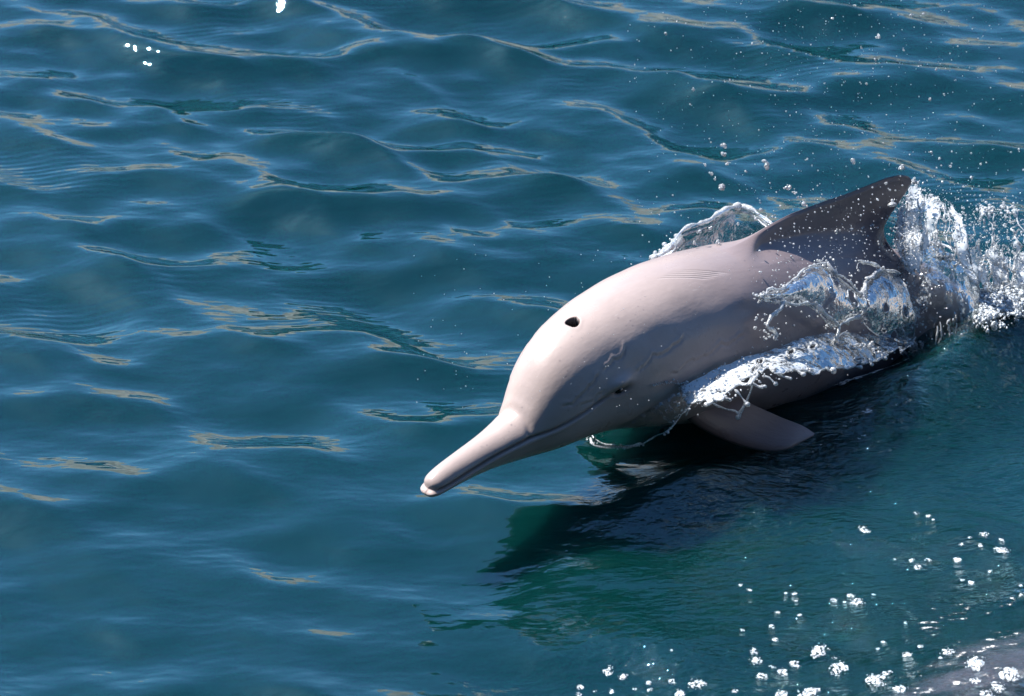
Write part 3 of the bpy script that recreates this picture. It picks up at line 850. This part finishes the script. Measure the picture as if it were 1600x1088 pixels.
# --- glassy bulge over the tail stock
def dome():
    c = at(1452, 492, 0.045)
    t, inv = thing('water_dome', 'glassy rounded bulge of water over the tail stock just behind the fin', 'splash', c)
    nu, nv = 70, 130
    U = np.linspace(0.02, 1, nu)[:, None] * np.ones((1, nv)); A = np.ones((nu, 1)) * np.linspace(0, 2 * math.pi, nv)[None]
    ph = U * math.radians(118)
    dirn = np.stack([np.sin(ph) * np.cos(A), np.sin(ph) * np.sin(A), np.cos(ph)], -1)
    wob = 1 + 0.07 * fbm(dirn * 2.2 + 3.1, 3) + 0.03 * np.cos(A * 9 + 2 * U) * U
    S = c + dirn * wob[..., None] * np.array([.098, .135, .128])
    lowf = np.clip((ph - math.radians(60)) / math.radians(50), 0, 1)
    S[..., 2] = np.maximum(S[..., 2], -.06)
    hole = fbm(np.stack([A * 2.3, U * 3.0, U * 0 + 5], -1), 3)
    keep = np.where((U > .72) & (hole > 0.55), 0, 1)
    fr = 0.04 + 0.50 * lowf * (0.5 + 0.5 * np.sin(A * 13 + 3 * hole)) + 0.30 * (hole > .35)
    _, g = film_part(t, inv, S, keep, np.clip(fr, 0, 1), amp=.003, freq=26, rim_r=.0032, bead=.10, skip_rim=(U < .05) | (U > .96))
    g.tube([at(x, y, .10) for x, y in ((1372, 436), (1384, 418), (1402, 400), (1422, 387), (1444, 380), (1468, 381), (1490, 391), (1508, 406), (1522, 428), (1531, 456), (1534, 490))], [.0012, .0026, .0030, .0022, .0018, .0026], wob=.3, jit=.001, seed=77)
    # ribs of water running down the bulge
    for k in range(18):
        a = rng.uniform(math.radians(170), math.radians(370)); p0 = rng.uniform(62, 85); p1 = p0 + rng.uniform(12, 45)
        pp = np.radians(np.linspace(p0, min(p1, 116), 7)); aa = a + np.cumsum(rng.normal(0, .03, 7))
        P = c + np.stack([np.sin(pp) * np.cos(aa), np.sin(pp) * np.sin(aa), np.cos(pp)], -1) * np.array([.100, .138, .130])
        g.tube(P, rng.uniform(.0009, .0022), wob=.6, seed=k)
    n = 120
    pp = np.radians(rng.uniform(40, 115, n)); aa = rng.uniform(math.radians(170), math.radians(370), n)
    g.balls(c + np.stack([np.sin(pp) * np.cos(aa), np.sin(pp) * np.sin(aa), np.cos(pp)], -1) * np.array([.100, .138, .130]) * rng.uniform(.99, 1.05, (n, 1)), rng.uniform(.0006, .0026, n), wob=.4)
    sub(t, inv, 'rim', g, M_DROP, 'stuff')
dome()

# --- web of strands on the flank
def web():
    t, inv = thing('water_web', 'broken web of water strands clinging to the flank below the fin', 'splash', on_body(1280, 500, .0))
    def B(pts, off): return [on_body(x, y, off) for x, y in pts]
    # film stretched inside the strands
    top = [(1168, 470), (1200, 462), (1232, 441), (1270, 427), (1300, 447), (1327, 468)]
    bot = [(1172, 476), (1204, 481), (1238, 481), (1262, 492), (1284, 511), (1322, 497)]
    rows = [[on_body(a + (c - a) * f, b + (d - b) * f, .024 + .020 * math.sin(f * math.pi)) for (a, b), (c, d) in zip(top, bot)] for f in (0, .33, .66, 1)]
    S = net(rows, 30, 80); keep = np.where(fbm(S * 30, 2) > .75, 0, 1)
    film_part(t, inv, S, keep, 0.16 + 0.2 * np.clip(fbm(S * 40, 3), 0, 1), amp=.003, rim_r=.0014, rim_geo=(g := Geo()), bead=.08)
    top = [(1330, 470), (1340, 445), (1362, 432), (1385, 434)]; bot = [(1328, 500), (1350, 520), (1380, 525), (1410, 530)]
    rows = [[on_body(a + (c - a) * f, b + (d - b) * f, .024 + .020 * math.sin(f * math.pi)) for (a, b), (c, d) in zip(top, bot)] for f in (0, .33, .66, 1)]
    S = net(rows, 30, 40); film_part(t, inv, S, np.where(fbm(S * 26, 2) > .55, 0, 1), 0.14 + 0.2 * np.clip(fbm(S * 40, 3), 0, 1), amp=.003, rim_r=.0012, rim_geo=g, bead=.05)
    strands = [([(1168, 471), (1185, 463), (1202, 462), (1232, 441), (1250, 430), (1272, 426)], .0022),
               ([(1274, 426), (1285, 438), (1300, 446), (1313, 458), (1326, 468)], .0026),
               ([(1362, 432), (1345, 440), (1333, 450), (1328, 468), (1331, 482), (1325, 496), (1305, 503), (1290, 512), (1283, 527), (1284, 545)], .0034),
               ([(1288, 512), (1275, 503), (1262, 492), (1248, 482), (1235, 480), (1222, 484), (1205, 481), (1196, 492), (1182, 500), (1177, 513), (1188, 520), (1191, 528)], .0029),
               ([(1320, 421), (1340, 424), (1352, 428), (1362, 433), (1375, 434), (1386, 437)], .0024),
               ([(1318, 432), (1321, 424), (1334, 422)], .0016), ([(1366, 440), (1370, 462), (1376, 490), (1390, 520), (1398, 530)], .0013),
               ([(1283, 527), (1297, 520), (1308, 527)], .0016), ([(1168, 470), (1172, 476), (1190, 474), (1205, 470)], .0020)]
    for i, (pl, r) in enumerate(strands):
        C = g.tube(B(pl, .034), r, wob=.7, jit=.0025, seed=i * 2.1)
        k = rng.random(len(C)) < .16
        g.balls(C[k] + rng.normal(0, .0025, (k.sum(), 3)), r * rng.uniform(.5, 1.5, k.sum()))
    cl = [(1278, 418, 26, 9), (1324, 496, 10, 4), (1176, 512, 14, 6), (1188, 526, 8, 4), (1362, 433, 12, 5), (1288, 512, 18, 7), (1205, 470, 16, 8), (1330, 455, 16, 12), (1170, 470, 8, 4)]
    for x, y, n, s in cl:
        g.balls([on_body(x + rng.normal(0, s), y + rng.normal(0, s), rng.uniform(.010, .030)) for _ in range(n)], rng.uniform(.0008, .0030, n))
    # beads and flecks scattered over the wet skin and the fin
    n = 190
    g.balls([on_body(rng.uniform(1165, 1420), rng.uniform(425, 560), rng.uniform(.004, .02)) for _ in range(n)], rng.uniform(.0006, .0022, n))
    for k in range(46):                                                # frothy clumps towards the bulge
        x, y = rng.uniform(1378, 1432), rng.uniform(450, 545)
        g.balls([on_body(x + rng.normal(0, 5), y + rng.normal(0, 9), rng.uniform(.008, .03)) for _ in range(5)], rng.uniform(.0008, .0026, 5))
    sub(t, inv, 'strand', g, M_DROP, 'stuff')
web()

# --- torn sheet thrown outwards above the flipper
def side_sheet():
    t, inv = thing('water_sheet', 'bright torn sheet of water thrown off the flank above the flipper', 'splash', on_body(1240, 580, .0))
    up = [(1068, 606), (1100, 588), (1150, 563), (1205, 546), (1270, 524), (1330, 520), (1385, 527), (1430, 530)]
    lo = [(1078, 640), (1112, 632), (1160, 616), (1205, 592), (1258, 588), (1312, 584), (1372, 572), (1424, 540)]
    outs = [.04, .08, .11, .14, .155, .16, .14, .10]
    rows = []
    for f in (0, .3, .65, 1):
        r = []
        for (a, b), (c, d), o in zip(up, lo, outs):
            p0 = on_body(a, b, .006, .06); d0 = np.linalg.norm(p0 - CAM)
            x, y = a + (c - a) * f, b + (d - b) * f; dr = ray_dir(x, y); dr /= np.linalg.norm(dr)
            r.append(CAM + dr * (d0 - .012 - o * f))
        rows.append(r)
    nu, nv = 60, 230; S = net(rows, nu, nv)
    U = np.linspace(0, 1, nu)[:, None] * np.ones((1, nv)); Vv = np.ones((nu, 1)) * np.linspace(0, 1, nv)[None]
    edge = 0.83 + 0.16 * fbm(np.stack([Vv * 15, Vv * 0 + 2.2, Vv * 0], -1), 3)
    keep = np.where((U > edge) | ((fbm(np.stack([Vv * 26, U * 6, U * 0 + 9], -1), 3) > .62) & (U > .25)), 0, 1)
    fr = np.clip(1.15 - 1.7 * Vv, 0.0, 1) + 0.24 + 0.30 * np.clip(fbm(S * 38, 3), -1, 1)
    g = Geo()
    film_part(t, inv, S, keep, np.clip(fr, 0, 1), amp=.004, freq=26, rim_r=.0019, rim_geo=g, bead=.10, skip_rim=(U < .03))
    # drops hanging from the torn edge
    hang = [(1168, 632, 9), (1212, 600, 8), (1255, 585, 9), (1302, 579, 12), (1345, 574, 7), (1362, 570, 7), (1235, 592, 6), (1140, 625, 7), (1195, 604, 6)]
    for i, (x, y, s) in enumerate(hang):
        v = np.clip((x - 1078) / 346, 0, 1); j = int(v * (nv - 1)); e = S[int((nu - 1) * .8), j]
        dist = np.linalg.norm(e - CAM); dr = ray_dir(x, y); dr /= np.linalg.norm(dr); p = CAM + dr * dist
        g.tube([e, (e + p) / 2 + rng.normal(0, .002, 3), p], [.0030, .0018, .0030], seed=i)
        g.balls([p], s * .00052, wob=.1, stretch=[(p - e) / np.linalg.norm(p - e) * .35])
    # strands drawn out towards the flipper
    def D(pts, k): return [CAM + ray_dir(x, y) / np.linalg.norm(ray_dir(x, y)) * (np.linalg.norm(on_body(1130, 600, 0) - CAM) - k) for x, y in pts]
    g.tube(D([(1095, 622), (1120, 634), (1150, 643), (1152, 651)], .05), .0022, seed=31)
    g.tube(D([(1176, 602), (1166, 625), (1156, 645), (1154, 654)], .05), [.0030, .0024, .0042], seed=32)
    g.tube(D([(1080, 628), (1076, 640), (1072, 650)], .05), .0020, seed=33)
    g.balls(D([(1153, 652)], .05), .0052)
    # boiling white core and sparkle
    n = 420
    v = np.concatenate([rng.beta(1.1, 3.2, 280), rng.random(140)]); u = np.clip(rng.normal(.45, .28, n), 0, 1)
    P = S[(u * (nu - 1)).astype(int), (v * (nv - 1)).astype(int)] + rng.normal(0, .006, (n, 3))
    g.balls(P, (.0005 + .0022 * rng.random(n) ** 2) * (1.25 - .5 * v), wob=.4)
    n = 60                                                             # thin line of bubbles running to the eye
    g.balls([on_body(1018 + 60 * f + rng.normal(0, 1.5), 602 - 6 * math.sin(f * 3) + rng.normal(0, 1.2), .004) for f in rng.random(n)], rng.uniform(.0006, .0018, n))
    sub(t, inv, 'rim', g, M_DROP, 'stuff')
side_sheet()

# --- veil sliding off the throat
def veil():
    t, inv = thing('water_veil', "thin clear veil of water sliding off the dolphin's throat", 'splash', on_sea(985, 700))
    up = [(1075, 598), (1040, 622), (1005, 645), (965, 668), (930, 682)]; lo = [(1078, 632), (1062, 654), (1030, 682), (985, 698), (930, 694)]
    rows = []
    for f in (0, .35, .7, 1):
        r = []
        for k, ((a, b), (c, d)) in enumerate(zip(up, lo)):
            p0 = on_body(a, b, .004, .1); q = on_sea(c, d, .008 + .05 * (1 - k / 4.0))
            d0, d1 = np.linalg.norm(p0 - CAM), min(np.linalg.norm(q - CAM), np.linalg.norm(p0 - CAM) + .02)
            x, y = a + (c - a) * f, b + (d - b) * f; dr = ray_dir(x, y); dr /= np.linalg.norm(dr)
            r.append(CAM + dr * (d0 + (d1 - d0) * f - .01 * math.sin(f * math.pi)))
        rows.append(r)
    S = net(rows, 36, 90); U = np.linspace(0, 1, 36)[:, None] * np.ones((1, 90)); Vv = np.ones((36, 1)) * np.linspace(0, 1, 90)[None]
    fr = np.clip(.42 - Vv * .6, 0.06, 1)
    _, g = film_part(t, inv, S, np.ones((36, 90)), fr, amp=.003, freq=24, rim_r=.0013, skip_rim=(U < .06), bead=.03)
    pl = [(921, 684), (926, 693), (938, 698), (960, 699), (980, 699), (1002, 693)]
    g.tube([on_sea(x, y, .014) for x, y in pl], .0022, seed=3); g.tube([on_sea(x + 3, y - 5, .014) for x, y in pl[:4]], .0014, seed=5)
    g.balls([on_sea(x + rng.normal(0, 4), y + rng.normal(0, 2), .014) for x, y in pl for _ in range(4)], rng.uniform(.0008, .0022, 24))
    sub(t, inv, 'rim', g, M_DROP, 'stuff')
veil()

# --- ragged curtain streaming back from the fin
def curtain():
    b0 = on_sea(1500, 470)
    t, inv = thing('spray_curtain', "ragged white curtain of water streaming back from the dolphin's fin", 'splash', b0)
    g = Geo()
    def sheet(top, base, zt, zb, seed, thr, froth, bow=0.0, nu=70, nv=150):
        rows = []
        for f in (0, .3, .65, 1):
            rows.append([at(a + (c - a) * f + bow * math.sin(f * math.pi), b + (d - b) * f, zt + (zb - zt) * f + .03 * math.sin(f * math.pi)) for (a, b), (c, d) in zip(top, base)])
        S = net(rows, nu, nv); U = np.linspace(0, 1, nu)[:, None] * np.ones((1, nv)); Vv = np.ones((nu, 1)) * np.linspace(0, 1, nv)[None]
        hole = fbm(np.stack([Vv * 9 + seed, U * 3.2, U * 0 + seed], -1), 4, .6)
        edge = 0.06 + 0.09 * fbm(np.stack([Vv * 14, Vv * 0 + seed, Vv * 0], -1), 3)
        keep = np.where((hole > thr) | (U < edge), 0, 1)
        film_part(t, inv, S, keep, np.clip(froth + .15 + .5 * fbm(S * 30, 3), 0, 1), amp=.010, freq=20, rim_r=.0009, rim_geo=g, bead=.10, skip_rim=(U > .93))
        n = 900
        u = rng.beta(1.0, 1.5, n); v = rng.random(n)
        g.balls(S[(u * (nu - 1)).astype(int), (v * (nv - 1)).astype(int)] + rng.normal(0, .009, (n, 3)), (.0004 + .0019 * rng.random(n) ** 2.5), wob=.45, lo=True)
        # strands falling along the sheet
        for k in range(12):
            j = int(rng.random() * (nv - 1)); i0 = int(rng.uniform(0, .45) * nu); i1 = int(min(nu - 1, i0 + rng.uniform(.25, .6) * nu))
            jj = np.clip(j + np.cumsum(rng.normal(0, 2.2, 7)), 0, nv - 1).astype(int); ii = np.linspace(i0, i1, 7).astype(int)
            g.tube(S[ii, jj] + rng.normal(0, .004, (7, 3)), rng.uniform(.0005, .0013), wob=.9, jit=.004, seed=k + seed)
        return S
    # off the fin's trailing edge
    sheet([(1416, 292), (1432, 291), (1452, 302), (1474, 312), (1492, 332)], [(1398, 402), (1415, 420), (1445, 436), (1490, 450), (1530, 456)], .26, .10, 1.0, .38, .62, bow=6)
    sheet([(1408, 318), (1412, 325), (1420, 345), (1436, 365)], [(1396, 400), (1404, 412), (1418, 425), (1440, 432)], .24, .13, 7.0, .75, .95, nu=50, nv=60)
    # further aft
    sheet([(1494, 336), (1520, 326), (1545, 320), (1568, 322), (1600, 330), (1640, 330)], [(1515, 470), (1540, 478), (1565, 485), (1590, 485), (1620, 480), (1660, 470)], .20, .02, 3.0, .16, .45, bow=-8)
    sheet([(1530, 400), (1560, 385), (1590, 392), (1630, 400)], [(1535, 500), (1560, 505), (1600, 500), (1650, 490)], .14, .0, 5.0, .22, .75, nu=50, nv=110)
    for x, y in ((1548, 326), (1568, 322), (1540, 328), (1575, 330), (1450, 312), (1428, 286), (1488, 334)):
        n = 14; g.balls([at(x + rng.normal(0, 6), y + rng.normal(0, 5), .21) for _ in range(n)], rng.uniform(.0009, .0036, n))
    sub(t, inv, 'strand', g, M_WHITE, 'stuff')
curtain()

# --- boiling foam behind the tail
def foam_mound():
    g = Geo(); n = 11000; f = 2.6 * rng.random(n) ** 1.6
    P = np.array([at(1534 + 130 * a + rng.normal(0, 6), 497 - 34 * a + rng.normal(0, 10) - 26 * rng.random(), .035 + .07 * rng.random()) for a in f])
    g.balls(P, .0016 + .0048 * rng.random(n) ** 1.5, lo=True, wob=.5)
    put('foam', 'thick boiling white foam behind the tail at the foot of the curtain', 'foam', kind='stuff', data=g.mesh('foam', M_FOAM))
foam_mound()

# --- big flying drops, one by one
def drops():
    big = [(1132, 228, 11), (1130, 241, 8), (1198, 259, 15), (1102, 258, 6), (1112, 272, 7), (1128, 292, 11), (1136, 256, 7), (1233, 294, 8), (1241, 301, 7), (1247, 309, 7), (1256, 319, 9), (1229, 293, 5), (1333, 252, 10), (1408, 262, 10), (1261, 249, 5), (1485, 260, 7), (1455, 238, 5),
           (1518, 278, 5), (1373, 57, 9), (1336, 9, 5), (1301, 29, 5), (1443, 22, 6), (1423, 24, 5), (1040, 52, 5), (1175, 68, 4), (1354, 131, 5), (1367, 93, 5), (1412, 79, 5), (1346, 75, 4), (1453, 156, 5), (1475, 148, 5), (1463, 108, 5), (1083, 140, 5), (1078, 163, 5), (1117, 280, 5), (1165, 268, 4),
           (1376, 314, 14), (1368, 290, 6), (1374, 356, 7), (1312, 357, 7), (1288, 357, 6), (1410, 284, 9), (1346, 345, 5), (1295, 366, 4), (1358, 408, 5), (1186, 335, 6), (1181, 342, 7), (1190, 328, 5), (1153, 350, 6), (1110, 357, 6), (1085, 379, 7), (1121, 378, 8), (1096, 387, 7)]
    meshes = []
    for k in range(6):
        g = Geo(); g.balls([(0, 0, 0)], .85, wob=.4)
        for _ in range(1 + k % 3): g.balls([rng.normal(0, .6, 3)], rng.uniform(.35, .65), wob=.3)
        meshes.append(g.mesh('water_drop', M_CLEAR))
    for i, (x, y, s) in enumerate(big):
        h = BVH.ray_cast(Vector(CAM), Vector(ray_dir(x, y)))
        p = on_body(x, y, .03) if h[0] is not None else at(x, y, .30 + .25 * max(0, (300 - y) / 300) + rng.uniform(-.04, .04))
        if h[0] is not None: label, grp = "round water drop hanging in front of the dolphin's fin", 'drops in front of the fin'
        elif y > 322: label, grp = 'water drop beside the arching sheet behind the back', 'drops beside the arching sheet'
        elif y > 215: label, grp = 'water drop flying just above the back and fin', 'drops just above the back and fin'
        else: label, grp = 'small water drop flung high above the fin over open water', 'drops flung high over open water'
        o = put('water_drop', label, 'water drop', grp, data=meshes[i % 6])
        r = s * .5 / 830.0; o.location = p; o.scale = (r, r, r); o.rotation_euler = (rng.uniform(0, 6), rng.uniform(0, 6), rng.uniform(0, 6))
drops()

# --- fine spray that nobody could count
def spray():
    g = Geo()
    P = []; R = []
    for _ in range(1500):
        x = rng.uniform(980, 1640); y = rng.uniform(-20, 460); wgt = math.exp(-((x - 1330) / 200) ** 2) * 0.8 + 0.25
        if rng.random() > wgt: continue
        P.append(at(x, y, rng.uniform(.28, .75) if y < 330 else rng.uniform(.25, .36))); R.append(.0005 + .0011 * rng.random() ** 2.2)
    for _ in range(500):
        P.append(at(rng.normal(1520, 60), rng.normal(360, 50), rng.uniform(.12, .34))); R.append(.0006 + .0020 * rng.random() ** 2)
    for _ in range(260):                                               # flecks in front of the fin and back
        x, y = rng.uniform(1180, 1420), rng.uniform(290, 430)
        P.append(on_body(x, y, rng.uniform(.01, .06), .3)); R.append(.0006 + .0018 * rng.random() ** 2)
    for _ in range(120):
        x, y = rng.uniform(640, 1100), rng.uniform(380, 640); P.append(at(x, y, rng.uniform(.2, .4))); R.append(.0005 + .0006 * rng.random())
    g.balls(P, R, lo=True)
    put('spray', 'fine mist of flying droplets around the fin', 'spray', kind='stuff', data=g.mesh('spray', M_DROP))
spray()

# --- patches of foam floating on the wash
FOAM = [(950, 1049, 17), (973, 1058, 14), (906, 1074, 12), (904, 1086, 10), (955, 1081, 10), (930, 1081, 6), (1013, 1067, 9), (1015, 1078, 8), (992, 1077, 6), (1050, 1065, 11), (1089, 1069, 24), (1063, 1084, 16), (1148, 1080, 9), (1178, 1018, 14), (1182, 1033, 18), (1190, 1057, 18), (1207, 1042, 10),
        (1223, 1050, 18), (1242, 1038, 18), (1280, 1017, 29), (1211, 1000, 10), (1206, 979, 10), (1215, 957, 8), (1241, 928, 9), (1228, 927, 6), (1171, 922, 8), (1157, 914, 7), (1160, 985, 7), (1249, 961, 7), (1049, 1016, 4), (1244, 939, 5), (1432, 802, 9), (1450, 807, 9), (1458, 812, 5), (1350, 828, 18),
        (1537, 835, 14), (1565, 844, 10), (1566, 860, 20), (1495, 875, 13), (1502, 851, 8), (1532, 852, 9), (1516, 840, 6), (1434, 886, 12), (1450, 875, 10), (1424, 876, 9), (1398, 874, 4), (1518, 911, 11), (1504, 906, 7), (1547, 893, 8), (1329, 931, 12), (1340, 941, 21), (1303, 938, 11), (1319, 941, 6),
        (1365, 929, 6), (1311, 1045, 30), (1380, 1003, 7), (1372, 1014, 6), (1438, 1010, 9), (1417, 1023, 14), (1481, 1019, 20), (1470, 1028, 7), (1304, 1029, 7), (1385, 1052, 15), (1369, 1063, 34), (1525, 1036, 34), (1577, 1055, 32), (1524, 1064, 16), (1558, 1074, 22), (1542, 1085, 20), (1406, 1077, 22),
        (1596, 929, 9), (1595, 915, 6), (1415, 973, 6), (1263, 1083, 30), (1221, 1086, 20)]
def foam_patches():
    vs = []
    for k in range(9):
        nr, na = 9, 26; r = np.linspace(0, 1, nr)[:, None] * np.ones((1, na)); a = np.ones((nr, 1)) * np.linspace(0, 2 * math.pi, na, endpoint=False)[None]
        out = 1 + .38 * fbm(np.stack([np.cos(a) * 1.6 + k * 7, np.sin(a) * 1.6, a * 0], -1), 4, .65)
        x, y = r * out * np.cos(a), r * out * np.sin(a)
        z = (np.sqrt(np.clip(1 - r ** 2.6, 0, 1)) * .17) * (1 + .45 * fbm(np.stack([x * 3.5, y * 3.5, x * 0 + k], -1), 3)) - .05
        g = Geo(); g.add(np.stack([x, y, z], -1).reshape(-1, 3), grid_faces(nr, na, True))
        for _ in range(16):                                            # bubbles round the rim
            b = rng.uniform(0, 6.28); q = rng.uniform(.75, 1.3); g.balls([(q * math.cos(b), q * math.sin(b), .03)], rng.uniform(.05, .16), lo=True)
        vs.append(g.mesh('foam_patch', M_FOAM))
    for i, (x, y, s) in enumerate(FOAM):
        p = on_sea(x, y); r = s * .44 / (4800.0 / np.linalg.norm(p - CAM))
        e = .03; n = Vector((-(sea_height(p[0] + e, p[1])[0] - sea_height(p[0] - e, p[1])[0]) / (2 * e), -(sea_height(p[0], p[1] + e)[0] - sea_height(p[0], p[1] - e)[0]) / (2 * e), 1)).normalized()
        grey = x > 1500 and y > 1020
        if grey: label, grp = "white foam patch riding on the grey swell of the boat's wash", 'foam patches on the grey swell'
        elif s >= 20: label, grp = 'broad lumpy white foam patch floating on dark green water', 'broad foam patches'
        elif s >= 11: label, grp = 'middling white foam patch floating on dark green water', 'middling foam patches'
        else: label, grp = 'tiny white fleck of foam floating on dark green water', 'tiny foam flecks'
        o = put('foam_patch', label, 'foam', grp, data=vs[i % 9])
        o.location = p; o.scale = (r, r * 1.15, r * .9)
        o.rotation_mode = 'QUATERNION'; o.rotation_quaternion = n.to_track_quat('Z', 'Y') @ Matrix.Rotation(rng.uniform(0, 6.28), 3, 'Z').to_quaternion()
foam_patches()

# --- lacy streaks on the water: foam, with some glitter and reflection drawn as foam
def mat_lace():
    q = NT('foam_lace'); pos = q.n('NewGeometry').outputs['Position']
    dens = q.n('Attribute', attribute_name='dens').outputs['Fac']
    n = q.noise(q.mapping(pos, (0.45, 1.0, 1.0), (0, 0, math.radians(-30))), 75.0, 5.0, 0.68)
    a = q.ramp(q.math('ADD', n, q.math('MULTIPLY', dens, 0.34)), 0.70, 0.80)
    c = q.mix(q.noise(pos, 25.0, 2.0), (0.50, 0.43, 0.36), (0.80, 0.80, 0.80))
    df = q.n('BsdfPrincipled', i_Roughness=0.4); q.link(c, df.inputs['Base Color']); tr = q.n('BsdfTransparent')
    m = q.n('MixShader', i_0=a, i_1=tr.outputs[0], i_2=df.outputs[0]); q.link(m.outputs[0], q.out.inputs[0]); return q.m
def lace(name, label, pix, width, dens0, seed):
    """a ribbon of lace foam along a line of picture points, laid on the water"""
    C = np.array([on_sea(x, y) for x, y in pix]); n = 160; m = 34
    L = net([C, C], 2, n)[0]; T = np.gradient(L, axis=0); T[:, 2] = 0; T /= np.linalg.norm(T, axis=1, keepdims=True); Nn = np.stack([-T[:, 1], T[:, 0]], -1)
    v = np.linspace(-1, 1, m)
    wv = width * (1 + .5 * fbm(np.stack([np.linspace(0, 9, n), np.full(n, seed), np.zeros(n)], -1), 3))
    XY = L[:, None, :2] + Nn[:, None] * (v[None] * wv[:, None])[..., None]
    z = np.zeros(n * m); fl = XY.reshape(-1, 2)
    for i in range(0, n * m, 390): z[i:i + 390] = sea_height(fl[i:i + 390, 0], fl[i:i + 390, 1])
    V = np.concatenate([fl, (z + .004)[:, None]], 1)
    u = np.linspace(0, 1, n)[:, None]
    dens = dens0 * (1 - np.abs(v[None]) ** 2) * np.clip(np.sin(u * math.pi) * 2.0, 0, 1) - .15
    me = mesh_np(name, V, grid_faces(n, m), [M_LACE]); attr(me, 'dens', dens.ravel())
    put(name, label, 'foam', kind='stuff', data=me)
M_LACE = mat_lace()
lace('foam_lace', "tan and white lace of foam along the edge of the boat's wash", [(1330, 1095), (1400, 1065), (1450, 1048), (1500, 1028), (1545, 1008), (1590, 990), (1640, 975)], .055, .50, 1.0)  # tan streaks imitate a pale hull mirrored in the wash
lace('foam_lace', "thin scattered foam lace on the ripples before the boat's wash", [(1400, 1000), (1450, 990), (1480, 968), (1530, 955), (1580, 940), (1640, 925)], .07, .46, 4.0)
lace('foam_lace', 'glitter and froth drawn as a foam line on the water along the belly', [(1270, 612), (1320, 600), (1360, 588), (1400, 574), (1430, 560)], .020, .80, 7.0)  # sun glitter on the churned water drawn as lace along with the froth
lace('foam_lace', 'broken streaks of froth and drawn-in glitter on the green water right of the flipper', [(1290, 668), (1350, 645), (1400, 632), (1440, 622)], .035, .52, 9.0)  # more glitter drawn as lace among the froth
lace('foam_lace', 'pale veins of froth and drawn-in glitter on the dark water below the flipper', [(1180, 745), (1260, 715), (1330, 690), (1400, 660)], .025, .42, 12.0)  # veins also imitate glints on the churned water
lace('foam_lace', "dull foam lace scattered over the grey swell of the boat's wash", [(1400, 1100), (1450, 1085), (1500, 1068), (1550, 1050), (1600, 1030), (1660, 1010)], .060, .47, 15.0)
